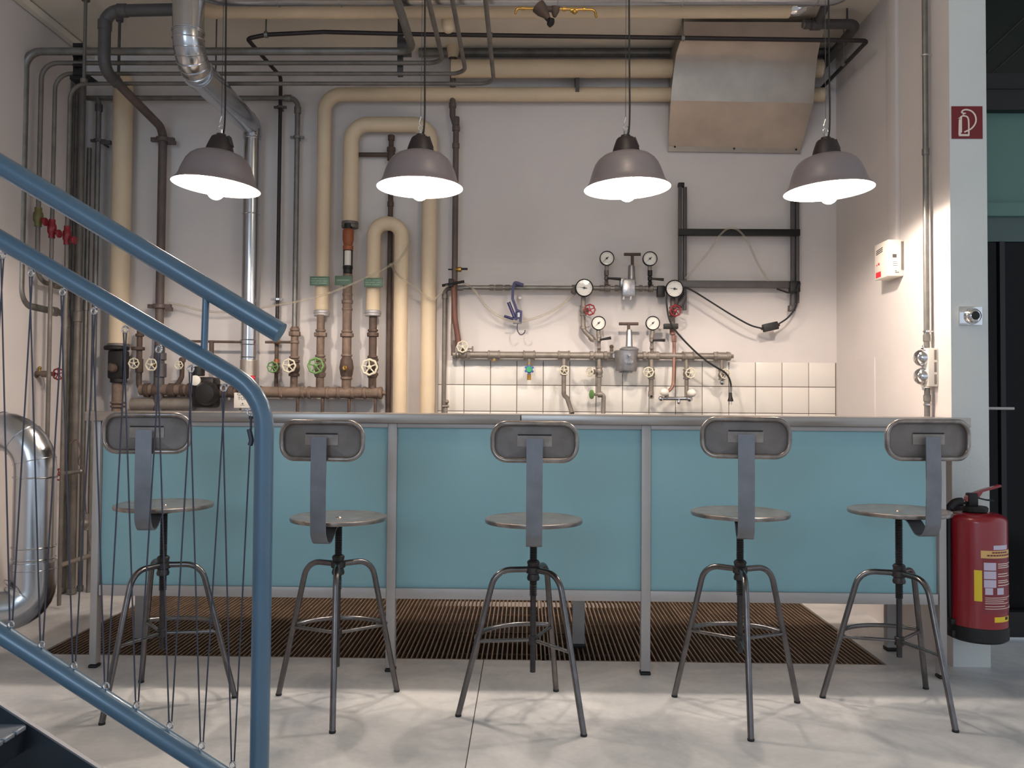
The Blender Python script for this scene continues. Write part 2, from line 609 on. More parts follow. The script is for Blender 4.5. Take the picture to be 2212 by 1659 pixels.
# glazed partition on the right
YG = 3.97
gz = lambda y: W(2170, y, YG).z
door = thing('door_1', (2.9, YG, 0), 'dark glazed door with teal pane above', 'door', kind='structure')
del door['category']
xg0, xg1 = XR2 - 0.02, 3.6
def gp(name, y0, y1, m, yo=0.0, th=0.02, x0=xg0, x1=xg1):
    return build(name, G().bbox((x0, YG + yo, y1 if y1 < 3.3 and isinstance(y1, float) and y1 < 3.3 else gz(y1)), (x1, YG + yo + th, gz(y0))), m, door, smooth=False)
gp('top_pane', -80, 165, 'glass_green', 0.03)
gp('transom', 162, 240, 'frame_dark', -0.02, 0.09)
gp('transom_bead', 190, 196, 'black_metal', -0.026, 0.01)
gp('teal_pane', 240, 466, 'glass_teal_glow', 0.03)
gp('blind_band', 438, 466, 'glass_teal_glow', 0.0, 0.02)
gp('grey_band', 466, 520, 'glass_grey', 0.02, 0.03)
gp('lower_pane', 520, 1322, 'glass_dark', 0.03)
gp('bottom_rail', 1320, 1374, 'frame_dark', -0.02, 0.08)
sx = W(2172, 900, YG).x
build('mullion', G().bbox((sx - 0.012, YG + 0.015, 0.1), (sx + 0.012, YG + 0.05, gz(520))), 'frame_dark', door, smooth=False)
hp = W(2120, 882, YG - 0.07)
hb = build('push_bar', G().tube([hp, W(2190, 882.5, YG - 0.07)], 0.007).tube([W(2186, 882.5, YG - 0.07), W(2186, 882.5, YG + 0.03)], 0.006), 'alu', door)
g = G()
for a, b in (((2133, 112), (2212, 38)), ((2140, 160), (2212, 96))):
    g.tube([W(a[0], a[1], YG + 0.025), W(b[0], b[1], YG + 0.025)], 0.004, seg=6)
build('glazing_bar', g, 'frame_dark', door)

# ================================================================== grating in the floor
gr = thing('floor_grating', ((GX0 + GX1) / 2, GY0, -0.05), 'dark brown steel floor grating in sections behind the bar counter', 'grating')
nb = 5
pw = (GX1 - GX0) / nb
for i in range(nb):
    x0 = GX0 + i * pw + 0.006
    x1 = GX0 + (i + 1) * pw - 0.006
    fr = G()
    for xx in (x0, x1 - 0.006):
        fr.bbox((xx, GY0 + 0.01, -0.04), (xx + 0.006, GY1, -0.002))
    for yy in (GY0 + 0.01, GY1 - 0.006):
        fr.bbox((x0, yy, -0.04), (x1, yy + 0.006, -0.002))
    sec = build('grating_section', fr, 'grating', gr, smooth=False)
    b = G()
    n = int((x1 - x0) / 0.0215)
    for k in range(1, n):
        xx = x0 + (x1 - x0) * k / n
        b.bbox((xx - 0.0028, GY0 + 0.016, -0.03), (xx + 0.0028, GY1 - 0.006, -0.004))
    m_ = int((GY1 - GY0) / 0.16)
    for k in range(1, m_):
        yy = GY0 + (GY1 - GY0) * k / m_
        b.bbox((x0 + 0.006, yy - 0.002, -0.034), (x1 - 0.006, yy + 0.002, -0.026))
    build('bars', b, 'grating', sec, kind='stuff', smooth=False)

# ================================================================== bar counter
YC = 3.42
cl, cr = W(200, 1000, YC).x, W(2043, 1000, YC).x
zt_ = W(1120, 895.5, YC).z
zu = W(1120, 916, YC).z
ctr = thing('bar_counter', ((cl + cr) / 2, YC + 0.25, 0), 'long bar counter with turquoise glass panels in an aluminium frame', 'counter')
CD = 0.40
ps = 0.038
px_post = [W(208, 1000, YC).x, W(847, 1000, YC).x, W(1396, 1000, YC).x, W(2036, 1000, YC).x]
rail_b0, rail_b1 = W(1120, 1297, YC).z, W(1120, 1274, YC).z
rail_t0, rail_t1 = W(1120, 926, YC).z, zu
for i, x in enumerate(px_post):
    ww = ps if i in (1, 2) else 0.030
    o = build('post', G().rbox((x, YC + 0.02, (zu + 0.015) / 2), (ww, 0.04, zu - 0.015), 0.003), 'alu', ctr)
    build('foot', G().rbox((x, YC + 0.02, 0.006), (ww + 0.004, 0.044, 0.012), 0.003), 'black_rubber', o)
for x in (px_post[0] + 0.02, W(1250, 1340, 3.80).x, W(1930, 1340, 3.80).x):
    o = build('post', G().rbox((x, YC + CD, (zu + 0.015) / 2), (0.055, 0.04, zu - 0.015), 0.003), 'alu', ctr)
    build('foot', G().rbox((x, YC + CD, 0.0085), (0.06, 0.048, 0.017), 0.003), 'black_rubber', o)
for i in range(3):
    x0, x1 = px_post[i] + ps / 2, px_post[i + 1] - ps / 2
    for (za, zb, nm) in ((rail_b0, rail_b1, 'bottom_rail'), (rail_t0, rail_t1, 'top_rail')):
        build(nm, G().rbox(((x0 + x1) / 2, YC + 0.02, (za + zb) / 2), (x1 - x0, 0.036, zb - za), 0.002), 'alu', ctr)
    build('glass_panel', G().rbox(((x0 + x1) / 2, YC + 0.019, (rail_b1 + rail_t0) / 2), (x1 - x0, 0.008, rail_t0 - rail_b1), 0.002), 'teal_glass', ctr)
    build('rear_rail', G().rbox(((x0 + x1) / 2, YC + CD, (rail_b0 + rail_b1) / 2), (x1 - x0, 0.03, 0.04), 0.002), 'alu', ctr)
wt = thing('counter_worktop', ((cl + cr) / 2, YC + 0.2, zu), 'brushed steel worktop lying on the turquoise bar counter', 'worktop')
seam = W(1125, 900, YC).x
xl_ = W(183, 893, YC - 0.02).x
for (a, b) in ((xl_, seam - 0.001), (seam + 0.001, XR - 0.015)):
    build('steel_slab', G().rbox(((a + b) / 2, YC + 0.25, (zu + zt_) / 2), (b - a, 0.54, zt_ - zu), 0.003), 'worktop_steel', wt)

# ================================================================== stools
STOOLS = [
    # feet pixels, seat centre, back centre, hub y, spindle bottom y, label
    (((220, 1565), (305, 1474), (507, 1507)), (345, 1091), (312, 936), 1222, 1402, 'round metal swivel stool seen behind the blue stair railing wires'),
    (((602, 1502), (857, 1494), (718, 1583)), (723, 1118), (690, 952), 1220, 1440, 'round metal swivel stool standing just right of the blue railing post'),
    (((990, 1547), (1261, 1590), (1201, 1493)), (1155, 1123), (1155, 955), 1232, 1452, 'middle one of the five metal swivel stools'),
    (((1457, 1505), (1722, 1518), (1622, 1600)), (1603, 1108), (1612, 946), 1232, 1410, 'metal swivel stool with one leg pointing straight forward, second from the fire extinguisher'),
    (((1777, 1507), (2064, 1581), (2000, 1488)), (1953, 1104), (2014, 951), 1240, 1420, 'metal swivel stool beside the red fire extinguisher'),
]
def rrect(wd, ht, r, n=6):
    pts = []
    for (sx_, sz_, a0) in ((1, 1, 0), (-1, 1, 90), (-1, -1, 180), (1, -1, 270)):
        cx_, cz_ = sx_ * (wd / 2 - r), sz_ * (ht / 2 - r)
        for k in range(n + 1):
            a = math.radians(a0 + 90 * k / n)
            pts.append((cx_ + r * math.cos(a), cz_ + r * math.sin(a)))
    return pts
def stool(feet, seat, back, hub_y, spin_y, label, flip=1):
    P = [WF(x, y) for x, y in feet]
    c = (P[0] + P[1] + P[2]) / 3
    c.z = 0
    d = c.y
    t = thing('swivel_stool', c, label, 'stool', 'metal swivel stools along the counter')
    sp = W(seat[0], seat[1], d)
    zs = sp.z
    zh = W(seat[0], hub_y, d).z
    zb = W(seat[0], spin_y, d).z
    R = M(212 if seat[0] < 1900 else 218, 2.96) / 2
    # seat: dished disc with a rolled edge
    g = G()
    g.lathe([(0, -0.010), (R * 0.55, -0.009), (R - 0.012, -0.007), (R - 0.010, -0.014), (R - 0.002, -0.013), (R, -0.006), (R - 0.001, 0.0), (R - 0.006, 0.0025), (R - 0.02, 0.0), (R * 0.6, -0.003), (0.02, -0.004), (0, -0.004)], (c.x, c.y, zs + 0.004), (0, 0, 1), 56)
    st = build('seat', g, 'stool_steel', t)
    build('seat_bolt', G().lathe([(0, 0.0), (0.012, 0.0), (0.009, 0.0035), (0, 0.0045)], (c.x, c.y, zs), ZA, 14), 'stool_steel', st)
    build('seat_boss', G().lathe([(0, 0), (0.03, 0), (0.045, 0.018), (0, 0.02)], (c.x, c.y, zs - 0.028), ZA, 20), 'stool_screw', t)
    # threaded spindle
    pr = [(0, zb)]
    pr.append((0.010, zb + 0.001))
    z = zb + 0.002
    zsm = zh - 0.09
    pr.append((0.0105, zsm))
    z = zsm
    while z < zs - 0.02:
        pr += [(0.0105, z), (0.0135, z + 0.0022), (0.0135, z + 0.0036)]
        z += 0.006
    pr.append((0, zs - 0.012))
    build('spindle', G().lathe(pr, (c.x, c.y, 0), ZA, 14), 'stool_screw', t)
    g = G()
    g.lathe([(0, -0.034), (0.021, -0.034), (0.023, -0.026), (0.019, -0.012), (0.026, -0.008), (0.026, 0.012), (0.02, 0.016), (0.023, 0.03), (0.018, 0.036), (0, 0.036)], (c.x, c.y, zh), ZA, 18)
    build('hub', g, 'stool_screw', t)
    zf = zh - 0.245
    fr = []
    for p in P:
        dv = (p - c)
        rr = dv.length
        dv.normalize()
        top = c + V((0, 0, zh + 0.004)) + dv * 0.015
        kn = c + V((0, 0, zh + 0.004)) + dv * 0.135
        g = G().tube([top, kn, p + V((0, 0, 0.006))], 0.0105, bend=0.07, seg=14)
        lg = build('leg', g, 'stool_leg', t)
        build('foot_cap', G().lathe([(0, 0.0), (0.0112, 0.0), (0.0116, 0.006), (0.0108, 0.008), (0, 0.008)], p, ZA, 14), 'black_rubber', lg)
        k = (zh - zf) / zh
        fp = kn.lerp(p, k)
        fr.append((fp, dv, rr))
        build('spoke', G().tube([V((c.x, c.y, zf)), V((fp.x, fp.y, zf))], 0.0065, seg=10), 'stool_leg', t)
    build('spoke_collar', G().collar((c.x, c.y, zf), ZA, 0.017, 0.03), 'stool_screw', t)
    # curved foot rest on the side of the counter
    best = None
    for i in range(3):
        for j in range(i + 1, 3):
            s_ = fr[i][1] + fr[j][1]
            if best is None or s_.y > best[0]:
                best = (s_.y, i, j)
    a, b = fr[best[1]][1], fr[best[2]][1]
    rad = (fr[0][0] - V((c.x, c.y, fr[0][0].z))).length
    pts = []
    for k in range(17):
        v_ = a.lerp(b, k / 16).normalized() if k not in (0, 16) else (a if k == 0 else b)
        th = k / 16
        ang = a.angle(b) * th
        axis = a.cross(b).normalized()
        v_ = Quaternion(axis, ang) @ a
        pts.append(V((c.x, c.y, zf + 0.004)) + v_ * (rad + 0.004))
    build('foot_rest', G().tube(pts, 0.0085, seg=12), 'stool_leg', t)
    # back: flat spring bar from under the seat up to a pressed steel pad
    bp = W(back[0], back[1], d - 0.215)
    bv = V((bp.x - c.x, bp.y - c.y, 0))
    L = bv.length
    bd = bv.normalized()
    wv = V((0, 0, 1)).cross(bd) * 0.054
    at = lambda q, z_: V((c.x, c.y, 0)) + bd * q + V((0, 0, z_))
    path = [at(0.03, zs - 0.016), at(0.10, zs - 0.02), at(0.15, zs - 0.062), at(L - 0.025, zs - 0.066), at(L + 0.002, zs - 0.03), at(L + 0.008, zs + 0.12), at(L + 0.004, bp.z + 0.012)]
    build('back_bar', G().strip(fillet(path, 0.045, 8), wv, 0.0045), 'stool_strap', t)
    bx = -(V((0, 0, 1)).cross(bd)).normalized()
    bw, bh = M(190, d - 0.215), M(88, d - 0.215)
    def bpt(x, z_, o):
        k = (x / (bw / 2))
        return bp + bx * x + V((0, 0, z_)) - bd * (0.004 + o + 0.022 * k * k)
    out = rrect(bw - 0.012, bh - 0.012, 0.048, 7)
    g = G()
    rings = []
    vs_, fs = [], []
    for (k, o) in ((1.0, 0.0), (0.975, 0.013), (0.92, 0.017), (0.6, 0.017), (0.3, 0.017)):
        rings.append(range(len(vs_), len(vs_) + len(out)))
        for (x, z_) in out:
            vs_.append(bpt(x * k, z_ * k, o))
    n = len(out)
    for A, B in zip(rings, rings[1:]):
        for j in range(n):
            fs.append((A[j], A[(j + 1) % n], B[(j + 1) % n], B[j]))
    fs.append(tuple(rings[-1]))
    front = len(vs_)
    for (x, z_) in out:
        vs_.append(bpt(x, z_, 0.022))
    for j in range(n):
        fs.append((j, (j + 1) % n, front + (j + 1) % n, front + j))
    fs.append(tuple(range(front, front + n)))
    g.add(vs_, fs)
    pad = build('back_pad', g, 'stool_pan', t)
    g = G().tube([bpt(x, z_, 0.001) for (x, z_) in out], 0.0085, seg=10, closed=True)
    build('rolled_edge', g, 'stool_steel', pad)
    g = G()
    g.strip([bpt(-0.058 + 0.116 * k / 8, 0.002, 0.0155) for k in range(9)], V((0, 0, 0.036)), 0.003)
    build('bracket', g, 'stool_plate', pad)
    build('slot', G().strip([bpt(-0.056 + 0.112 * k / 8, 0.023, 0.0145) for k in range(9)], V((0, 0, 0.004)), 0.0015), 'ink', pad)
    return t
for s_ in STOOLS:
    stool(*s_)

# ================================================================== pendant lamps
LAMPS = [((467, 404), 4.6, 'leftmost grey enamel pendant lamp, tilted, hanging beside the silver duct'),
         ((907, 406), 0.4, 'lit grey enamel pendant lamp hanging before the cream insulated pipe loop'),
         ((1355, 408), -2.0, 'lit grey enamel pendant lamp above the pressure gauges'),
         ((1790, 413), -3.0, 'rightmost grey enamel pendant lamp, right of the sheet metal hood')]
YL = 3.60
for (pp, tilt, label) in LAMPS:
    c = W(pp[0], pp[1], YL)
    t = thing('pendant_lamp', c, label, 'lamp', 'grey enamel pendant lamps over the counter')
    ax = Matrix.Rotation(math.radians(tilt), 3, 'Y') @ ZA
    k = 186 / 187.0
    out = [(0.187, 0.0), (0.186, 0.004), (0.177, 0.013), (0.168, 0.024), (0.162, 0.036), (0.155, 0.060), (0.148, 0.080), (0.138, 0.104), (0.124, 0.124), (0.104, 0.140), (0.080, 0.150), (0.058, 0.156)]
    sh = build('shade', G().lathe(out, c, ax, 56), 'shade_enamel', t, angle=60)
    inn = [(0.187, 0.0)] + [(r - 0.003, z - 0.003 if i > 2 else z) for i, (r, z) in enumerate(out) if i > 0] + [(0, 0.152)]
    build('reflector', G().lathe(inn, c, ax, 56), 'shade_white', sh, angle=60)
    build('neck', G().lathe([(0.060, 0.150), (0.060, 0.158), (0.056, 0.175), (0.047, 0.200), (0.040, 0.217), (0.035, 0.222), (0.022, 0.223), (0.020, 0.234), (0.010, 0.235), (0, 0.235)], c, ax, 28), 'cap_dark', t)
    build('cable_clip', G().box(c + ax * 0.2 + V((0.042, 0, 0.0)), (0.014, 0.03, 0.045), Matrix.Rotation(math.radians(tilt - 20), 3, 'Y')), 'cap_dark', t)
    # bulb
    bp_ = [(0.0, -0.060), (0.012, -0.0585), (0.024, -0.052), (0.034, -0.040), (0.040, -0.022), (0.040, -0.004), (0.034, 0.020), (0.024, 0.042), (0.017, 0.060), (0.015, 0.075)]
    build('bulb', G().lathe(bp_, c + ax * 0.004, ax, 24), 'bulb_glass', t, angle=70)
    build('socket', G().lathe([(0.016, 0.070), (0.019, 0.072), (0.022, 0.080), (0.022, 0.150)], c + ax * 0.004, ax, 18), 'white_plastic', t)
    # eye, hook, steel wire and flex
    top = c + ax * 0.234
    g = G().tube([top, top + V((0, 0, 0.018))], 0.009)
    g.torus(top + V((0, 0, 0.030)), YA, 0.011, 0.0022, seg=16, sec=6)
    g.tube(spline([top + V((0.0, 0, 0.036)), top + V((-0.008, 0, 0.05)), top + V((-0.004, 0, 0.066)), top + V((0, 0, 0.08))]), 0.0022, seg=6)
    build('hook', g, 'chrome', t)
    wx = top + V((0, 0, 0.08))
    build('suspension_wire', G().tube([wx, V((wx.x, wx.y, ZC))], 0.0012, seg=6), 'wire_steel', t)
    q = top + V((0.014, -0.004, 0.0))
    build('flex', G().tube(spline([top + V((0.006, 0, -0.006)), q + V((0, 0, 0.02)), q + V((0.003, 0, 0.12)), q + V((0.001, 0, 0.3)), V((wx.x + 0.010, wx.y - 0.004, ZC))]), 0.0038, seg=8), 'black_rubber', t)
    lt = bpy.data.lights.new('filament', 'POINT')
    lt.energy = LAMP_W
    lt.color = LAMP_COL
    lt.shadow_soft_size = 0.03
    lo = bpy.data.objects.new('filament', lt)
    lo.parent = t
    lo.location = ax * 0.062
    COL.objects.link(lo)

# ================================================================== stair and railing in the foreground
YR = 1.9
rl = thing('stair_railing', W(571, 1900, YR), 'blue painted tubular stair railing with zigzag steel wires', 'railing')
RR = M(20.5, YR)
build('handrail', G().tube([W(-330, 158, YR), W(606, 719, YR)], M(23, YR), seg=24), 'rail_blue', rl)
mid = [W(-330, 324, YR), W(572, 852, YR), V((W(572, 900, YR).x, YR, 0.0))]
build('top_rail', G().tube(mid, RR, bend=0.135, seg=24), 'rail_blue', rl)
build('bottom_rail', G().tube([W(-330, 1155, YR), W(565, 1731, YR)], RR, seg=24), 'rail_blue', rl)
build('rail_support', G().tube([W(445, 640, YR), W(441, 756, YR)], M(7.5, YR), seg=14), 'rail_blue', rl)
TOP = [(-62, 514), (5, 552), (67, 590), (135, 631), (203, 672), (270, 712), (343, 755), (412, 797), (483, 838)]
BOT = [(-43, 1304), (24, 1348), (90, 1392), (160, 1437), (229, 1481), (296, 1523), (368, 1566), (436, 1610), (503, 1652)]
def eye(x, y, up):
    c = W(x, y, YR)
    g = G().torus(c, YA + XA * 0.25, M(7.0, YR), M(2.1, YR), seg=20, sec=8)
    n_ = V((0.46, 0, 0.89)) * (1 if up else -1)
    g.tube([c + n_ * M(7, YR), c + n_ * M(18, YR)], M(2.4, YR), seg=8)
    return build('eye_bolt', g, 'chrome', rl)
for (x, y) in TOP:
    eye(x, y, True)
for (x, y) in BOT:
    eye(x, y, False)
def wire(a, b):
    A, B = W(a[0], a[1], YR), W(b[0], b[1], YR)
    build('wire', G().tube([A, B], M(1.7, YR), seg=6), 'wire_steel', rl)
for i in range(len(BOT)):
    wire((TOP[i][0] - 3, TOP[i][1] + 6), (BOT[i][0] - 3, BOT[i][1] - 6))
    if i + 1 < len(TOP):
        wire((TOP[i + 1][0] + 3, TOP[i + 1][1] + 6), (BOT[i][0] + 3, BOT[i][1] - 6))
eye(541, 890, False) if False else None
g = G().torus(W(542, 890, YR), YA, M(8, YR), M(2.4, YR), seg=20, sec=8)
g.tube([W(549, 886, YR), W(556, 884, YR)], M(2.6, YR), seg=8)
build('eye_bolt', g, 'chrome', rl)
g = G().tube([W(542, 897, YR), W(542, 928, YR)], M(2.6, YR), seg=8)
g.torus(W(542, 902, YR), YA, M(3.6, YR), M(1.6, YR), seg=14, sec=6)
g.tube(spline([W(538, 927, YR), W(541, 940, YR), W(543, 952, YR), W(540, 962, YR)]), M(5.4, YR), seg=10)
build('wire_clamp', g, 'wire_steel', rl)
wire((540, 960), (506, 1646))
# stair: far stringer plate and treads coming towards the viewer
stp = thing('metal_stair', W(60, 1700, YR + 0.02), 'dark steel stair flight with chequer plate treads', 'stairs')
a0, a1 = W(-420, 1256, YR + 0.03), W(470, 1830, YR + 0.03)
poly = [a0, a1, V((a1.x, a1.y, a1.z - 0.02)), V((a1.x - 0.1, a1.y, 0.0)), V((a0.x, a0.y, a0.z - 0.3))]
poly = [a0, a1, V((a1.x, a1.y, 0.0)), V((a1.x - 0.2, a1.y, 0.0)), V((a0.x, a0.y, a0.z - 0.32))]
build('stringer', G().prism(poly, (0, 0.012, 0)), 'stair_steel', stp, smooth=False)
dv = (a1 - a0)
e = G()
nv = V((-dv.z, 0, dv.x)).normalized() * 0.004
if nv.z < 0:
    nv = -nv
e.prism([a0, a1, a1 + nv, a0 + nv], (0, 0.0125, 0))
build('stringer_edge', e, 'stair_edge', stp, smooth=False)
nos = W(50, 1572, YR + 0.01)
for k in (-1, 0, 1):
    p = nos + V((0.275 * k, 0, -0.275 * abs(dv.z / dv.x) * k))
    if p.z < 0.03:
        continue
    g = G().bbox((p.x - 0.27, 1.0, p.z - 0.03), (p.x - 0.008, YR + 0.03, p.z))
    tr = build('tread', g, 'tread_plate', stp, smooth=False)
    n = G()
    yy = 1.0
    while yy < YR:
        n.rbox((p.x - 0.004, yy + 0.02, p.z - 0.003), (0.012, 0.034, 0.010), 0.002)
        yy += 0.042
    build('nosing', n, 'tread_plate', tr)
    build('riser_lip', G().bbox((p.x - 0.012, 1.0, p.z - 0.06), (p.x - 0.006, YR + 0.03, p.z - 0.008)), 'stair_steel', tr, smooth=False)
    gg = G()
    for q in range(9):
        for r_ in range(5):
            c = V((p.x - 0.04 - 0.045 * r_, 1.1 + 0.09 * q + (0.045 if r_ % 2 else 0), p.z + 0.001))
            gg.box(c, (0.026, 0.007, 0.003), Matrix.Rotation(0.7 if (q + r_) % 2 else -0.7, 3, 'Z'))
    build('chequer', gg, 'tread_plate', tr, kind='stuff', smooth=False)

# ================================================================== fire extinguisher, sign, push button
YE = YP - 0.135
er = M(57.5, YE)
ec = W(2112, 1378, YE)
ex = thing('fire_extinguisher', ec, 'red fire extinguisher with yellow stickers hanging on the white wall end', 'extinguisher')
z = lambda y: W(2112, y, YE).z
zb_, zc_, zs_, zn = z(1378), z(1346), z(1124), z(1106)
build('cylinder', G().lathe([(0, zc_ - 0.01), (er, zc_ - 0.01), (er, zs_), (er * 0.985, zs_ + 0.010), (er * 0.90, zs_ + 0.022), (er * 0.72, zs_ + 0.031), (er * 0.45, zn), (0, zn)], (ec.x, ec.y, 0), ZA, 48), 'ext_red', ex)
build('base_skirt', G().lathe([(er * 0.8, zb_ + 0.006), (er * 0.9, zb_), (er * 1.02, zb_ + 0.01), (er * 1.025, zc_), (er * 0.99, zc_ + 0.002)], (ec.x, ec.y, 0), ZA, 40), 'black_rubber', ex)
build('neck_ring', G().lathe([(0, zn - 0.006), (0.036, zn - 0.006), (0.048, zn + 0.004), (0.05, zn + 0.018), (0.044, zn + 0.024), (0, zn + 0.024)], (ec.x - 0.008, ec.y, 0), ZA, 28), 'black_rubber', ex)
vh = V((ec.x - 0.02, ec.y, zn + 0.024))
build('valve_head', G().rbox(vh + V((0, 0, 0.026)), (0.04, 0.034, 0.056), 0.006).tube([vh + V((-0.02, 0, 0.012)), vh + V((-0.07, 0, 0.014))], 0.006), 'black_metal', ex)
lv0, lv1 = W(2088, 1072, YE), W(2160, 1049, YE)
build('lever', G().strip(fillet([lv0 + V((-0.004, 0, -0.02)), lv0, lv0.lerp(lv1, 0.5) + V((0, 0, 0.003)), lv1], 0.02), V((0, 0.022, 0)), 0.009).prism([lv0 + V((0, -0.01, -0.02)), lv0 + V((0.045, -0.01, -0.006)), lv0 + V((0.06, -0.01, 0.016)), lv0 + V((0, -0.01, 0.0))], (0, 0.02, 0)), 'ext_red', ex)
build('carry_handle', G().strip([W(2092, 1078, YE), W(2110, 1075, YE), W(2130, 1080, YE), W(2145, 1081, YE)], V((0, 0.02, 0)), 0.006), 'black_metal', ex)
hs = [W(2078, 1086, YE), W(2066, 1083, YE), W(2054, 1089, YE), W(2050, 1100, YE), W(2049, 1150, YE - 0.01), W(2050, 1250, YE - 0.01), W(2052, 1335, YE)]
build('hose', G().tube(spline(hs), M(5.5, YE), seg=12), 'black_rubber', ex)
build('hose_grip', G().tube([W(2078, 1084, YE), W(2064, 1084, YE), W(2051, 1098, YE)], M(9, YE), bend=0.03, seg=12), 'black_rubber', ex)
build('nozzle_clip', G().rbox(W(2056, 1340, YE - 0.01), (0.03, 0.05, 0.022), 0.003).rbox(W(2057, 1366, YE - 0.01), (0.026, 0.05, 0.03), 0.003), 'black_rubber', ex)
bw_ = G().rbox(V((ec.x, YP - 0.012, zn - 0.06)), (0.06, 0.018, 0.14), 0.003).rbox(V((ec.x, YP - 0.012, zb_ + 0.05)), (0.05, 0.018, 0.05), 0.003)
build('wall_bracket', bw_, 'black_metal', ex)
def patch(y0, y1, x0, x1, m, name, lift=0.0006):
    def th(x):
        return math.asin(max(-0.985, min(0.985, (x - 2112) / 57.5)))
    n = 10
    vs_, fs = [], []
    for k in range(n + 1):
        a = th(x0) + (th(x1) - th(x0)) * k / n
        for rr in (er - 0.0005, er + lift):
            for yy in (y0, y1):
                vs_.append(V((ec.x + rr * math.sin(a), ec.y - rr * math.cos(a), z(yy))))
    for k in range(n):
        b = k * 4
        fs += [(b + 2, b + 3, b + 7, b + 6), (b, b + 2, b + 6, b + 4), (b + 1, b + 5, b + 7, b + 3)]
    return G().add(vs_, fs)
stick = build('instruction_label', patch(1196, 1312, 2094, 2165, 'label_maroon', ''), 'label_maroon', ex)
build('title_band', patch(1180, 1196, 2091, 2164, '', ''), 'label_cream', ex)
g = G()
for (y0, x0, x1) in ((1184, 2112, 2150), (1190, 2102, 2158)):
    x = x0
    while x < x1 - 3:
        g2 = patch(y0 - 1.6, y0 + 1.6, x, min(x + 5, x1), '', '', 0.0011)
        g.add(g2.v, g2.f)
        x += 6.2
build('title_print', g, 'label_maroon', stick)
build('name_plate', patch(1169, 1178, 2115, 2150, '', ''), 'label_lilac', ex)
build('yellow_strip', patch(1222, 1287, 2080, 2093, '', ''), 'label_yellow', ex)
yl = build('yellow_sticker', patch(1319, 1330, 2116, 2155, '', ''), 'label_yellow', ex)
g = patch(1320, 1326, 2142, 2150, '', '', 0.0011)
build('sticker_mark', g, 'ink', yl)
for (y0, y1, x0, x1) in ((1205, 1221, 2096, 2120), (1223, 1239, 2096, 2120), (1241, 1257, 2096, 2120), (1258, 1272, 2098, 2113), (1258, 1272, 2122, 2138)):
    build('pictogram', patch(y0, y1, x0, x1, '', '', 0.0012), 'label_lilac', stick)
g = G()
for i, y0 in enumerate((1207, 1211, 1215, 1228, 1233, 1242, 1246, 1252)):
    g2 = patch(y0, y0 + 1.6, 2124, 2161 - (i * 7) % 12, '', '', 0.0012)
    g.add(g2.v, g2.f)
for i, y0 in enumerate((1278, 1282, 1286, 1290, 1296, 1301)):
    g2 = patch(y0, y0 + 1.2, 2098, 2160 - (i * 11) % 26, '', '', 0.0012)
    g.add(g2.v, g2.f)
build('small_print', g, 'print_white', stick, kind='stuff')
g = G()
build('bright_mark', patch(1299, 1304, 2156, 2163, '', '', 0.0014), 'print_white', stick)
# sign with extinguisher pictogram
YS = YP - 0.004
sg = thing('safety_sign', W(2089, 300, YS), 'dark red square sign with white extinguisher pictogram on the wall end', 'sign')
a, b = W(2055, 230, YS), W(2122, 300, YS)
build('plate', G().bbox((a.x, YS - 0.003, b.z), (b.x, YS, a.z)), 'sign_red', sg, smooth=False)
S = lambda x, y: W(1600 + x / 3.614, y / 3.614, YS - 0.0035)
g = G()
g.tube([S(1700, 925), S(1722, 915), S(1722, 1035)], 0.003, seg=6)
g.tube([S(1711, 935), S(1708, 1055)], 0.0058, seg=6)
g.tube([S(1702, 1056), S(1782, 1056)], 0.005, seg=6)
g.tube(spline([S(1706, 930), S(1722, 910), S(1745, 905), S(1768, 914), S(1778, 940), S(1780, 1000), S(1780, 1056)]), 0.0034, seg=6)
g.tube([S(1742, 905), S(1735, 890), S(1756, 884)], 0.003, seg=6)
g.tube(spline([S(1722, 880), S(1735, 862), S(1765, 857), S(1800, 868), S(1826, 895), S(1836, 930), S(1830, 965), S(1805, 1000), S(1775, 1018), S(1745, 1032)]), 0.0036, seg=6)
g.tube([S(1722, 880), S(1752, 886)], 0.003, seg=6)
build('pictogram', g, 'print_white', sg)
# chrome domed call button
cb = thing('push_button', W(2094, 704, YS), 'chrome domed push button on the white wall end', 'switch')
a, b = W(2070, 662, YS), W(2120, 703, YS)
build('plate', G().rbox(((a.x + b.x) / 2, YS - 0.005, (a.z + b.z) / 2), (b.x - a.x, 0.010, a.z - b.z), 0.003), 'chrome', cb)
c = W(2100, 683, YS - 0.01)
rr = M(18, YS)
build('dome', G().lathe([(rr, 0), (rr * 0.97, rr * 0.25), (rr * 0.8, rr * 0.6), (rr * 0.5, rr * 0.78), (0.5 * rr, rr * 0.7)], c, -YA, 28), 'chrome', cb)
build('button', G().lathe([(0, rr * 0.6), (rr * 0.48, rr * 0.6), (rr * 0.44, rr * 0.84), (0, rr * 0.9)], c, -YA, 20), 'black_rubber', cb)

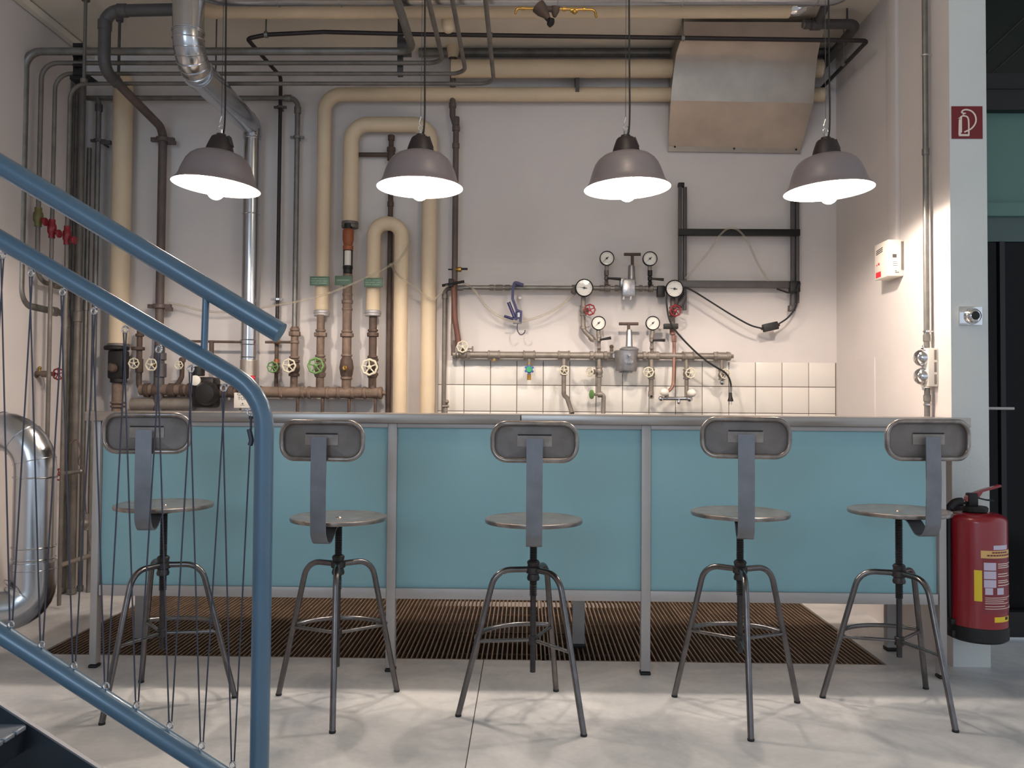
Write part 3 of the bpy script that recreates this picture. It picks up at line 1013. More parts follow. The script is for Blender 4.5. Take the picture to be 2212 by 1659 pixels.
# ================================================================== things on the right return wall
def R_(x, y, off=0.0):
    return WX(x, y, XR - off)
bx0, bx1 = R_(1921, 560), None
bxd = W(1952, 560, 3.0)
ynear = WX(1952, 560, XR).y
thick = XR - W(1918, 560, ynear).x
yfar = WX(1889, 560, XR - thick).y
ztop, zbot = W(1920, 517, ynear).z, W(1920, 596, ynear).z
ab = thing('alarm_box', (XR - thick / 2, (ynear + yfar) / 2, zbot), 'white plastic alarm box with red label on the right wall', 'alarm box')
hs_ = build('housing', G().rbox((XR - thick / 2, (ynear + yfar) / 2, (ztop + zbot) / 2), (thick, yfar - ynear, ztop - zbot), 0.004), 'white_plastic', ab)
bp1 = build('back_plate', G().bbox((XR - 0.012, ynear - 0.003, zbot + 0.03), (XR, yfar + 0.003, ztop - 0.01)), 'galvanised', ab, smooth=False)
fx = XR - thick
def fpt(u, v):       # u 0..1 from far to near, v 0..1 up
    return V((fx, yfar + (ynear - yfar) * u, zbot + (ztop - zbot) * v))
g = G()
for k in range(3):
    p, q = fpt(0.15, 0.80 - 0.05 * k), fpt(0.62, 0.84 - 0.05 * k)
    g.tube([p, q], 0.0022, seg=6)
build('vent_slot', g, 'ink', hs_)
p, q = fpt(0.12, 0.05), fpt(0.48, 0.20)
build('red_label', G().bbox((fx - 0.001, p.y, p.z), (fx, q.y, q.z)), 'label_red', hs_, smooth=False)
build('indicator', G().sphere(fpt(0.35, 0.42), 0.006, 10).sphere(fpt(0.2, 0.40), 0.004, 10), 'label_red', hs_)
g = G()
nx = lambda u, v: V((fx + thick * u, ynear, zbot + (ztop - zbot) * v))
for (u0, u1, v0, v1) in ((0.3, 0.55, 0.50, 0.60), (0.45, 0.7, 0.09, 0.11), (0.45, 0.55, 0.13, 0.15), (0.32, 0.62, 0.28, 0.29), (0.32, 0.62, 0.33, 0.34), (0.32, 0.58, 0.38, 0.39)):
    a, b = nx(u0, v0), nx(u1, v1)
    g.bbox((a.x, ynear - 0.0008, a.z), (b.x, ynear, b.z))
build('side_print', g, 'dark_paint', hs_, smooth=False)
# white trunking above the box
y0_, y1_ = WX(1940, 300, XR - 0.01).y, WX(1919, 300, XR - 0.01).y
build('cable_trunking', G().rbox((XR - 0.011, (y0_ + y1_) / 2, (ztop + ZC) / 2), (0.022, y1_ - y0_, ZC - ztop), 0.002), 'wall_paint', label='white cable trunking running down to the alarm box', cat='trunking')
# steel conduit with double socket
co = 0.03
cy_ = WX(2001, 600, XR - co).y
cdt = thing('steel_conduit', (XR - co, cy_, zt_), 'thin steel conduit running down the right wall', 'conduit')
zz = lambda y: W(2001, y, cy_).z
cr_ = M(6.0, cy_)
build('tube', G().tube([V((XR - co, cy_, zz(756))), V((XR - co, cy_, ZC))], cr_, seg=14).tube([V((XR - co, cy_, zz(900))), V((XR - co, cy_, zz(838)))], cr_, seg=14), 'galvanised', cdt)
for yy in (328, 730, 860):
    build('coupling', G().collar((XR - co, cy_, zz(yy)), ZA, cr_ * 1.25, 0.03), 'galvanised', cdt)
for yy in (120, 716, 874):
    g = G().collar((XR - co, cy_, zz(yy)), ZA, cr_ * 1.3, 0.008).tube([V((XR - co, cy_, zz(yy))), V((XR, cy_, zz(yy)))], 0.004)
    build('clip', g, 'chrome', cdt)
sk = thing('double_socket', (XR - 0.03, cy_, zz(834)), 'white double wall socket with two chrome domed covers', 'socket')
sy0 = WX(2017, 790, XR - 0.002).y
s0, s1 = zz(835), zz(753)
build('back_box', G().rbox((XR - 0.022, cy_ - 0.004, (s0 + s1) / 2), (0.044, 0.075, s1 - s0), 0.004), 'white_plastic', sk)
g = G()
for k in (0.18, 0.5, 0.82):
    g.box((XR - 0.012, cy_ - 0.042, s0 + (s1 - s0) * k), (0.010, 0.002, (s1 - s0) * 0.26))
build('side_slot', g, 'galvanised', sk, smooth=False)
rr = M(19, cy_)
for yy in (773, 813):
    cc = V((XR - 0.044, cy_, zz(yy)))
    d_ = build('socket_dome', G().lathe([(rr, 0), (rr * 0.99, rr * 0.3), (rr * 0.86, rr * 0.65), (rr * 0.55, rr * 0.95), (rr * 0.2, rr * 1.05), (0, rr * 1.06)], cc, -XA, 26), 'chrome', sk)
    build('hinge', G().tube([cc + V((-0.002, -0.012, rr * 1.02)), cc + V((-0.002, 0.012, rr * 1.02))], 0.005, seg=8), 'chrome', d_)
build('lug', G().torus(V((XR - 0.046, cy_, zz(750))), XA, 0.008, 0.003, 14, 6).torus(V((XR - 0.046, cy_, zz(838))), XA, 0.008, 0.003, 14, 6), 'chrome', sk)

# ================================================================== pipes and ducts
def Lw(pts, d):
    """pixel path at depth d (a third value overrides the depth)"""
    return [W(p[0], p[1], p[2] if len(p) > 2 else d) for p in pts]
def vert(x, y0, y1, d):
    """truly vertical run through pixel x at y0, down to the height seen at y1"""
    a = W(x, y0, d)
    return a, V((a.x, a.y, W(x, y1, d).z))
def collars(g, lst, d, axis=ZA):
    for (x, y, rpx, lpx) in lst:
        g.collar(W(x, y, d), axis, M(rpx, d), M(lpx, d))
    return g

# ---- four grey pipes hung below the ceiling, dropping down the left wall
YH = 4.30
rack = [  # x of drop, y of run, x of turn, r px, bottom pixel, label
    (55, 111, 893, 8.5, 'thick grey pipe hung under the ceiling, outermost of the four bending down at the left', 'galvanised'),
    (83, 131, 957, 5.0, 'second grey pipe of the four hung ones, with a yellow green valve', 'galvanised_dark'),
    (108, 151, 1005, 4.5, 'third grey pipe of the four hung ones, with a bright red valve', 'galvanised_dark'),
    (134, 168, 1066, 4.5, 'lowest grey pipe of the four hung ones, with a dull red valve', 'galvanised_dark')]
for i, (xd, yr, xt, rp, label, mm) in enumerate(rack):
    a = W(xd, yr + 3, YH)
    zr = W(500, yr, YH).z
    b = W(xt, yr, YH)
    r = M(rp, YH)
    t = thing('ceiling_pipe', V((a.x, YH, 0.5)), label, 'pipe', 'grey pipes hung below the ceiling')
    yo = YH + (0.0, 0.03, 0.05, 0.08)[i]
    bot = [W(50, 657, YH).z, W(75, 604, YH).z, 0.02, 0.02][i]
    path = [V((b.x, 0.6, zr)), V((b.x, yo, zr)), V((a.x, yo, zr)), V((a.x, yo, bot))]
    if i < 2:
        path.append(V((a.x, DW - 0.14, bot - 0.005)))
        if i == 0:
            path.append(V((a.x, DW - 0.14, 0.02)))
    build('run', G().tube(path, r, bend=0.085, seg=14), mm, t)
    if i == 0:
        build('coupling', G().collar(V((a.x, DW - 0.3, bot - 0.003)), YA, r * 1.35, 0.07), mm, t)
    if i == 1:
        build('coupling', G().collar(V((a.x, DW - 0.4, bot - 0.003)), YA, r * 1.35, 0.06), mm, t)
    if i > 0:
        yv = (0, 466, 490, 502)[i]
        c = V((a.x, yo, W(xd, yv, YH).z))
        wm = ('', 'valve_olive', 'red_paint', 'red_paint')[i]
        g = G().lathe([(0, -0.05), (r * 1.5, -0.05), (r * 1.5, -0.03), (r * 2.0, -0.02), (r * 2.1, 0.0), (r * 2.0, 0.02), (r * 1.5, 0.03), (r * 1.5, 0.05), (0, 0.05)], c, ZA, 12)
        vb = build('valve', g, wm, t)
        hw = c + V((0.05, -0.02, -0.03))
        build('valve_lever', G().tube([c, hw], 0.007).collar(hw, XA, 0.022, 0.012), 'red_paint', vb)
# hanger rods and brackets
def hanger(pts, d, r, label, m='dark_paint', plate=True):
    a, b = W(pts[0][0], pts[0][1], d), W(pts[1][0], pts[1][1], d)
    g = G().tube([V((a.x, d, ZC)), V((a.x, d, b.z))], r, seg=8)
    if plate:
        g.collar(V((a.x, d, ZC - 0.012)), ZA, r * 2.4, 0.024)
        g.collar(V((a.x, d, b.z)), ZA, r * 2.0, 0.02)
    return build('hanger_rod', g, m, label=label, cat='hanger', group='pipe hangers under the ceiling')
hanger(((185, 8), (187, 175)), 4.22, 0.009, 'grey threaded hanger rod left of the black drain pipe', 'galvanised_dark')
hanger(((258, 70), (259, 175)), 4.45, 0.008, 'short dark hanger rod right of the black drain pipe')
hanger(((468, 40), (468, 175)), 4.36, 0.004, 'thin hanger rod behind the leftmost pendant lamp flex', plate=False)
hanger(((575, 40), (576, 72)), 4.25, 0.004, 'thin hanger rod holding the left end of the black loop pipe', 'galvanised_dark')
hanger(((1475, 60), (1475, 80)), 4.25, 0.005, 'hanger rod at the left edge of the sheet metal hood', 'galvanised')
g = G()
p = W(868, 40, YH + 0.06)
q = W(868, 162, YH + 0.06)
g.bbox((p.x - 0.022, p.y, q.z), (p.x + 0.006, p.y + 0.03, ZC))
g.bbox((p.x - 0.022, p.y - 0.01, W(868, 100, YH).z - 0.02), (p.x + 0.05, p.y + 0.03, W(868, 60, YH).z - 0.03))
build('hanger_channel', g, 'dark_paint', label='dark steel hanger channel above the second pendant lamp', cat='hanger', smooth=False)
g = G()
c = W(178, 135, 4.36)
g.bbox((c.x - 0.05, 4.36, W(178, 172, 4.36).z), (c.x - 0.02, 4.40, W(178, 98, 4.36).z))
g.bbox((c.x - 0.05, 4.33, W(178, 176, 4.36).z), (c.x + 0.06, 4.42, W(178, 168, 4.36).z))
for y_ in (100, 122, 142, 160):
    k = W(178, y_, 4.36)
    g.box(k + V((0.0, -0.03, -0.01)), (0.06, 0.02, 0.02))
build('pipe_bracket', g, 'black_metal', label='black pipe bracket in the upper left room corner', cat='bracket', smooth=False)

# ---- pipes standing in the left corner
for (x, rp, d, yb, mm, lb) in ((152, 8, 4.74, 1275, 'galvanised', 'light grey vertical pipe beside the left wall corner'),
                           (166, 5, 4.78, 1270, 'galvanised_dark', 'thin dark vertical pipe right in the left wall corner'),
                           (179, 7, 4.72, 1272, 'galvanised_dark', 'dark vertical pipe in the left corner, nearest the counter'),
                           (193, 5, 4.80, 1270, 'galvanised', 'thin pale vertical pipe rising behind the counter left end')):
    a = W(x, 172 if x < 190 else 320, d)
    t = thing('corner_pipe', V((a.x, d, 0)), lb, 'pipe', 'vertical pipes in the left corner')
    build('run', G().tube([a, V((a.x, d, 0.0))], M(rp, d), seg=12), mm, t)
    build('coupling', G().collar(V((a.x, d, W(x, 600 + rp * 12, d).z)), ZA, M(rp * 1.35, d), 0.06).collar(V((a.x, d, 0.02)), ZA, M(rp * 1.4, d), 0.03), mm, t)
# small pipe with red wheel on the left wall
t = thing('wall_tap_pipe', W(0, 806, 4.35), 'brown water pipe on the left wall ending in a bright red handwheel', 'pipe')
yl0 = 4.45
a = W(-60, 803, yl0)
b = W(118, 808, yl0)
build('run', G().tube([a, b], M(5, yl0), seg=12).tube([W(70, 808, yl0), W(70, 905, yl0)], M(5, yl0), seg=12).collar(W(70, 809, yl0), XA, M(8, yl0), 0.05).collar(W(98, 808, yl0), XA, M(7, yl0), 0.04), 'rust_pipe', t)
build('bleed_tap', G().tube([W(86, 806, yl0), W(86, 796, yl0)], M(2.6, yl0)).sphere(W(86, 795, yl0), M(4, yl0), 10), 'brass', t)
build('handwheel', wheel_g(W(126, 808, yl0), XA + YA * -0.55, M(13.5, yl0), 8), 'red_paint', t)
t = thing('wall_tap_pipe', W(128, 1030, 4.5), 'short pale stub pipe low at the left with a red handwheel', 'pipe')
build('run', G().tube([W(128, 1024, 4.5), W(180, 1017, 4.66)], M(4.5, 4.5), seg=12).sphere(W(174, 1018, 4.64), M(6, 4.6), 12), 'galvanised', t)
build('handwheel', wheel_g(W(127, 1025, 4.5), XA + YA * -0.55, M(13, 4.5), 8), 'red_paint', t)
g = G().tube(spline([W(150, 960, 4.66), W(166, 950, 4.66), W(174, 975, 4.66), W(170, 1000, 4.66), W(182, 1020, 4.64), W(184, 1080, 4.64), W(188, 1130, 4.66), W(194, 1190, 4.66)]), 0.004, seg=8)
build('thin_cable', g, 'brown_pipe', label='thin brown cable dangling in the left corner pipes', cat='cable')
t = thing('corner_stub', W(184, 1135, 4.62), 'small pale ball tap low beside the counter left end', 'tap')
build('body', G().tube([W(186, 1110, 4.64), W(186, 1145, 4.64)], M(6, 4.6)).sphere(W(184, 1130, 4.6), M(9, 4.6), 14), 'fitting_grey', t)
g = G().tube([W(128, 1222, 4.5), W(200, 1198, 4.75)], M(5, 4.5), seg=10)
build('floor_pipe', g, 'fitting_grey', label='pale slanting pipe near the floor in the left corner', cat='pipe')

# ---- large silver duct at the left edge
YD = 3.5
t = thing('silver_duct', W(60, 1330, YD), 'large shiny round duct bending at the lower left edge', 'duct')
rd = M(42, YD)
xd_ = W(76, 1050, YD).x
zt1, zb1 = W(79, 935, YD).z, W(79, 1308, YD).z
pth = [V((XL + 0.03, YD + 0.04, zt1 + 0.02)), V((xd_, YD, zt1)), V((xd_, YD, zb1)), V((XL + 0.09, YD - 0.30, zb1 - 0.01))]
zel = W(79, 1212, YD).z
build('pipe', G().tube([pth[0], pth[1], V((xd_, YD, zel))], rd, bend=0.16, seg=36), 'duct_silver', t)
P_ = fillet(pth, 0.16)
build('lower_elbow', G().tube([V((xd_, YD, zel)), pth[2], pth[3]], rd * 1.10, bend=0.16, seg=36), 'duct_silver', t)
g = G()
acc = 0.0
for i in range(1, len(P_) - 1):
    acc += (P_[i] - P_[i - 1]).length
    if acc > 0.075:
        acc = 0
        g.torus(P_[i], (P_[i + 1] - P_[i - 1]), rd * (1.005 if P_[i].z > zel else 1.105), 0.0022, seg=36, sec=6)
for yy in (1030, 1180, 1205):
    g.torus(V((xd_, YD, W(79, yy, YD).z)), ZA, rd * 1.012, 0.004, seg=36, sec=6)
build('seam', g, 'duct_silver', t)
build('lower_sleeve', G().tube([P_[-1].lerp(P_[-2], 0.75), P_[-1]], rd * 1.2, seg=36), 'duct_silver', t)
build('duct_bracket', G().torus(P_[-2].lerp(P_[-1], 0.03), P_[-1] - P_[-2], rd * 1.17, 0.008, seg=36, sec=6), 'dark_paint', t)

# ---- silver duct coming off the ceiling, running to the wall and down
t = thing('silver_duct', W(545, 860, DW - 0.1), 'narrow shiny spiral duct coming from the ceiling and down the back wall', 'duct')
xs = W(414, 80, 3.9).x
ztop_ = ZC
za_ = W(416, 150, 3.9).z
yw = DW - 0.09
bpw = W(545, 285, yw)
r0, r1 = M(33, 3.9), M(17.5, yw)
e0 = fillet([V((xs, 3.86, ZC)), V((xs, 3.86, za_ + 0.02)), V((xs - 0.02, 4.4, W(520, 240, 4.6).z))], 0.13, 6)
e0 = e0[:-1]
build('drop', G().tube(e0, r0, seg=32), 'duct_silver', t)
g = G()
for i in range(1, len(e0)):
    g.torus(e0[i], (e0[i] - e0[i - 1]), r0 * 1.01, 0.003, seg=32, sec=6)
for yy in (5, 68):
    g.torus(V((xs, 3.86, W(414, yy, 3.86).z)), ZA, r0 * 1.01, 0.003, seg=32, sec=6)
build('seam', g, 'duct_silver', t)
st_ = e0[-1] + V((0.004, -0.02, -0.01))
build('reducer', G().tube([st_, V((bpw.x, yw - 0.05, bpw.z + 0.03))], [r0 * 1.07, r1 * 1.25], seg=28), 'duct_silver', t)
build('elbow', G().tube([V((bpw.x, yw - 0.09, bpw.z + 0.045)), V((bpw.x, yw, bpw.z + 0.035)), V((bpw.x, yw, bpw.z - 0.03))], r1 * 1.12, bend=0.06, seg=24), 'duct_silver', t)
zdn = W(545, 778, yw).z
build('riser', G().tube([bpw, V((bpw.x, yw, zdn))], r1, seg=28), 'duct_silver', t)
g = G()
for yy in (300, 463, 735, 745, 772):
    g.torus(V((bpw.x, yw, W(545, yy, yw).z)), ZA, r1 * 1.03, 0.003, seg=28, sec=6)
build('seam', g, 'duct_silver', t)
build('flexible_sleeve', G().lathe([(r1 * (1.02 + 0.03 * (k % 2)), -0.006 * k) for k in range(16)], V((bpw.x, yw, zdn)), ZA, 28), 'sheet_metal', t)
build('socket_end', G().lathe([(r1 * 1.06, 0), (r1 * 1.06, -0.012), (r1 * 0.98, -0.014), (r1 * 0.98, -0.05), (r1 * 1.04, -0.052), (r1 * 1.04, -0.2)], V((bpw.x, yw, W(545, 812, yw).z)), ZA, 28), 'duct_silver', t)
build('red_plug', G().sphere(W(546, 816, yw - r1), 0.014, 10), 'label_red', t)

# ---- silver and cream ducts along the top edge
t = thing('silver_duct', W(1100, 10, 3.95), 'long silver duct running level under the ceiling', 'duct')
ys_ = 3.95
c0, c1 = W(435, -20, ys_), W(1815, -24, ys_)
c1.z = c0.z = W(1100, -26, ys_).z
rs = M(37, ys_)
build('run', G().tube([V((xs + 0.02, 3.88, c0.z)), V((c0.x + 0.1, ys_, c0.z)), V((c1.x, ys_, c0.z)), V((c1.x + 0.05, ys_, ZC))], rs, bend=0.1, seg=32), 'duct_silver', t)
g = G()
for xx in (600, 735, 1205, 1475, 1765):
    g.torus(V((W(xx, 0, ys_).x, ys_, c0.z)), XA, rs * 1.01, 0.003, seg=32, sec=6)
build('seam', g, 'duct_silver', t)
t = thing('insulated_pipe', W(1100, 38, 4.0), 'cream insulated pipe running level just below the long silver duct', 'pipe')
yi = 4.11
c0, c1 = W(470, 18, yi), W(1705, 24, yi)
c0.z = c1.z = W(1100, 17, yi).z
ri = M(22, yi)
build('run', G().tube([V((c0.x - 0.09, yi, ZC)), V((c0.x - 0.07, yi, c0.z)), c1], ri, bend=0.1, seg=24), 'insulation', t)
build('end_cap', G().lathe([(ri * 0.75, -0.05), (ri * 0.8, 0.0), (ri * 0.78, 0.03), (ri * 0.5, 0.06), (0, 0.07)], c1 + V((0.02, 0, 0.0)), XA, 24), 'chrome', t)

# ---- black drain pipe at the left
t = thing('drain_pipe', W(350, 880, DW - 0.07), 'thick dark drain pipe bending under the ceiling and down the left back wall', 'pipe')
yd1 = DW - 0.07
bx_ = W(352, 290, yd1)
ynr = 4.14
zrun = W(222, 150, ynr).z
xn = bx_.x
ct = W(230, 23, ynr)
rb = M(13, ynr)
build('upper_bend', G().tube([W(402, 20, ynr), V((xn, ynr, W(232, 24, ynr).z)), V((xn, ynr, zrun + 0.0)), V((xn, ynr + 0.14, zrun - 0.015))], rb, bend=0.075, seg=18), 'dark_paint', t)
build('lower_run', G().tube([V((xn, ynr + 0.10, zrun - 0.01)), V((xn, yd1, bx_.z + 0.03)), V((xn, yd1, 0.0))], M(9, yd1), bend=0.07, seg=16), 'brown_pipe', t)
g = G().collar(V((xn + 0.09, ynr, W(245, 23, ynr).z)), XA, rb * 1.12, 0.05).collar(V((xn, ynr, W(222, 55, ynr).z)), ZA, rb * 1.12, 0.05).collar(V((xn, ynr + 0.11, zrun - 0.012)), YA, rb * 1.0, 0.05)
build('socket_joint', g, 'dark_paint', t)
for yy in (302, 662):
    clamp(t, V((xn, yd1, W(350, yy, yd1).z)), ZA, M(11, yd1), YA, 0.07, 'brown_pipe')
    build('clamp_bolt', G().box(V((xn + 0.055, yd1, W(350, yy + 6, yd1).z)), (0.04, 0.02, 0.022)), 'brown_pipe', t)

# ---- thin galvanised header: along the wall then down at both ends
t = thing('steel_pipe', W(640, 720, DW - 0.06), 'galvanised pipe running level behind the silver duct and down beside the black thin pipe', 'pipe')
yg_ = DW - 0.06
zz_ = W(400, 212, yg_).z
xe = W(642, 300, yg_).x
xw = W(188, 212, yg_).x
build('run', G().tube([V((xw, yg_, zz_)), V((xe, yg_, zz_)), V((xe, yg_, W(640, 712, yg_).z))], M(5.5, yg_), bend=0.05, seg=14), 'galvanised', t)
g = G().collar(V((W(622, 212, yg_).x, yg_, zz_)), XA, M(7.5, yg_), 0.04).collar(V((xe, yg_, W(642, 238, yg_).z)), ZA, M(7.5, yg_), 0.04)
build('elbow_joint', g, 'galvanised', t)
clamp(t, V((xe, yg_, W(642, 297, yg_).z)), ZA, M(6.5, yg_), YA, 0.06, 'galvanised')
t = thing('steel_pipe', W(210, 880, DW - 0.1), 'thin grey pipe with a glossy edge dropping left of the wide cream pipe', 'pipe')
yt_ = DW - 0.12
xa_ = W(213, 260, yt_).x
build('run', G().tube([V((xw + 0.01, yg_, zz_)), V((xa_, yt_, zz_ - 0.03)), V((xa_, yt_, 0.0))], M(5.5, yt_), bend=0.05, seg=14), 'galvanised', t)
build('elbow_joint', G().collar(V((xa_, yt_, zz_ - 0.08)), ZA, M(8, yt_), 0.04), 'dark_paint', t)
clamp(t, V((xa_, yt_, W(212, 304, yt_).z)), ZA, M(7, yt_), YA, 0.12, 'dark_paint')
build('clamp_bolt', G().box(V((xa_ + 0.05, yt_, W(212, 308, yt_).z)), (0.05, 0.02, 0.022)), 'dark_paint', t)

# ---- black thin loop pipe
yk = 4.25
t = thing('loop_pipe', W(597, 800, DW - 0.06), 'thin black pipe looping under the ceiling and down the back wall', 'pipe')
yk1 = DW - 0.06
xk = W(606, 200, yk1).x
zk = W(606, 166, yk1).z
a = W(552, 82, yk)
zk2 = a.z
pts = [V((W(1772, 192, DW).x, DW, zk2 - 0.02)), W(1874, 88, 4.2), W(1475, 82, yk), W(900, 74, yk), W(700, 69, yk), W(575, 75, yk), V((xk, yk, zk2 - 0.004)), V((xk, yk1, zk)), V((xk, yk1, W(590, 730, yk1).z))]
build('run', G().tube(pts, M(4.6, yk), bend=0.025, seg=12), 'black_pipe', t)
for (x, y) in ((575, 75), (1060, 77), (1475, 82)):
    build('ring_clip', G().collar(W(x, y, yk), XA, M(7, yk), 0.018), 'galvanised', t)
build('ring_clip', G().collar(W(1823, 134, 4.5), YA, M(8, yk), 0.03).tube([W(1823, 134, 4.5), V((W(1823, 134, 4.5).x, 4.5, ZC))], 0.003), 'galvanised', t)
for yy, mm in ((232, 'dark_paint'), (647, 'chrome')):
    clamp(t, V((xk, yk1, W(600, yy, yk1).z)), ZA, M(6, yk1), YA, 0.06, mm)
c = V((xk, yk1, W(592, 738, yk1).z))
build('copper_joint', G().collar(c, ZA, M(6, yk1), 0.03).collar(V((xk, yk1, W(592, 783, yk1).z)), ZA, M(5.5, yk1), 0.04), 'copper_orange', t)
build('lower_tail', G().tube([c, V((xk, yk1, W(592, 838, yk1).z))], M(4.5, yk1), seg=12), 'rust_dark', t)
valve(t, V((xk, yk1, W(592, 795, yk1).z)), ZA, -YA, M(5, yk1), W(589, 793, yk1 - 0.09), M(12.5, yk1 - 0.09), 'green_paint', 'rust_dark')

# ---- cream insulated pipes on the back wall
def ins(path, rp, d, label, bend, m='insulation', joints=()):
    t = thing('insulated_pipe', V((path[0].x, path[0].y, path[-1].z)), label, 'pipe', 'cream insulated pipes on the back wall')
    build('run', G().tube(path, M(rp, d), bend=bend, seg=24), m, t)
    return t
yI = DW - 0.09
a, b = vert(267, 185, 748, yI)
t = ins([W(267, 168, yI), b], 20.5, yI, 'wide straight cream insulated pipe left of the dark drain pipe', 0)
build('end_ring', G().collar(b, ZA, M(23, yI), 0.03), 'galvanised_dark', t)
# horizontal pair at the top
ya = DW - 0.07
zA = W(1100, 204, ya).z
x1_ = W(699, 400, ya).x
t = ins([V((W(1780, 226, ya).x, ya, zA)), V((x1_, ya, zA)), V((x1_, ya, W(695, 672, ya).z))], 15, ya, 'cream insulated pipe running along the top of the wall and down to the green handwheel', 0.10)
build('end_band', G().collar(V((x1_, ya, W(692, 677, ya).z)), ZA, M(17, ya), 0.035).torus(V((x1_, ya, W(692, 677, ya).z)), ZA, M(17, ya), 0.003, 24, 6), 'alu', t)
zB = W(1200, 147, ya - 0.06).z
yB = DW - 0.12
t = ins([V((W(1775, 150, yB).x, yB, zB)), V((W(975, 145, yB).x, yB, zB))], 19.5, yB, 'thick straight cream insulated pipe just under the ceiling, ending at the hood', 0)
build('support_strap', G().bbox(V((W(1247, 180, yB).x - 0.01, yB, zA)), V((W(1247, 180, yB).x + 0.012, DW, zB))), 'dark_paint', t, smooth=False)
t = thing('ceiling_pipe', V((W(1200, 110, DW - 0.05).x, DW - 0.05, W(1200, 112, DW - 0.05).z)), 'grey tube standing in for the shadow band between ceiling and the thick cream pipe', 'pipe')
zG = W(1200, 114, DW - 0.05).z  # tube added in place of the wall's shadow band under the ceiling
build('run', G().tube([V((W(905, 113, DW - 0.05).x, DW - 0.05, zG)), V((XR - 0.02, DW - 0.05, zG))], M(9, DW), seg=14), 'galvanised', t)
# middle loop
x2, x3 = W(757, 420, ya).x, W(927, 500, ya).x
zM = W(850, 269, ya).z
t = ins([V((x2, ya, W(752, 480, ya).z)), V((x2, ya, zM)), V((x3, ya, zM)), V((x3, ya, 0.0))], 16.5, ya, 'cream insulated pipe arching behind the second lamp and down to the floor', 0.10)
build('end_band', G().lathe([(0, -0.02), (M(18, ya), -0.018), (M(18.5, ya), -0.004), (M(17.5, ya), 0.0), (M(18.5, ya), 0.004), (M(18, ya), 0.018), (0, 0.02)], V((x2, ya, W(752, 486, ya).z)), ZA, 24), 'galvanised_dark', t)
# small loop
x4, x5 = W(809, 560, ya).x, W(868, 600, ya).x
zN = W(840, 483, ya - 0.03).z
yN = ya - 0.03
t = ins([V((x4, yN, W(806, 672, yN).z)), V((x4, yN, zN)), V((x5, yN, zN)), V((x5, yN, 0.0))], 15.5, yN, 'cream insulated pipe with the small tight loop over the rusty pipe', 0.075)
build('end_band', G().collar(V((x4, yN, W(806, 677, yN).z)), ZA, M(17.5, yN), 0.035).torus(V((x4, yN, W(806, 677, yN).z)), ZA, M(17.5, yN), 0.003, 24, 6), 'alu', t)
# cream sleeve through the ceiling with dark pipe
ypp = DW - 0.08
xq = W(978, 200, ypp).x
t = thing('steel_pipe', V((xq, ypp, W(980, 770, ypp).z)), 'dark riser pipe coming out of a cream sleeve, right of the cream loops', 'pipe')
build('sleeve', G().lathe([(M(10, ypp), W(978, 126, ypp).z), (M(14, ypp), W(978, 108, ypp).z), (M(16, ypp), W(978, 60, ypp).z), (M(17, ypp), ZC)], (xq, ypp, 0), ZA, 20), 'insulation', t)
build('upper_sleeve', G().tube([W(966, -40, 4.05), W(968, 55, 4.22)], M(15, 4.1), seg=20).sphere(W(968, 58, 4.22), M(14.5, 4.2), 16), 'insulation', t)
xq2 = W(984, 400, ypp).x
zq = [W(980, y, ypp).z for y in (120, 250, 275, 768)]
build('run', G().tube([V((xq, ypp, zq[0])), V((xq, ypp, zq[1])), V((xq2, ypp, zq[2])), V((xq2, ypp, zq[3]))], M(6.5, ypp), bend=0.03, seg=14), 'brown_pipe', t)
g = G()
for (y, rp, ln) in ((228, 8, 0.03), (262, 7.5, 0.05), (278, 8.5, 0.03), (315, 8, 0.03)):
    g.collar(V((xq if y < 250 else xq2, ypp, W(980, y, ypp).z)), ZA, M(rp, ypp), ln)
build('coupling', g, 'brown_pipe', t)
build('brass_tap', G().tube([W(986, 582, ypp - 0.01), W(996, 582, ypp - 0.02)], M(4, ypp), seg=10).collar(W(993, 582, ypp - 0.02), XA, M(5.5, ypp), 0.02), 'brass', t)
build('tap_lever', G().tube([W(996, 581, ypp - 0.03), W(1010, 581, ypp - 0.03)], M(2.4, ypp)).tube([W(968, 582, ypp - 0.02), W(978, 582, ypp - 0.02)], M(1.6, ypp)), 'black_metal', t)

# ---- rusty branch pipe behind the second lamp
t = thing('rusty_pipe', W(842, 885, DW - 0.04), 'dark rusty vertical pipe with a side branch, behind the small cream loop', 'pipe')
yr_ = DW - 0.035
xr_ = W(843, 500, yr_).x
build('run', G().tube([V((xr_, yr_, W(841, 292, yr_).z)), V((xr_, yr_, 0.0))], M(5.6, yr_), seg=14), 'rust_dark', t)
build('branch', G().tube([V((xr_, yr_, W(840, 334, yr_).z)), V((W(765, 334, yr_).x, yr_, W(800, 334, yr_).z))], M(4.8, yr_), seg=12), 'rust_dark', t)
build('tee', G().collar(V((xr_, yr_, W(840, 298, yr_).z)), ZA, M(7.5, yr_), 0.03).collar(V((xr_, yr_, W(840, 323, yr_).z)), ZA, M(9.5, yr_), 0.025).collar(V((xr_, yr_, W(840, 336, yr_).z)), ZA, M(8.5, yr_), 0.06).collar(V((xr_, yr_, W(840, 441, yr_).z)), ZA, M(7, yr_), 0.03), 'rust_dark', t)

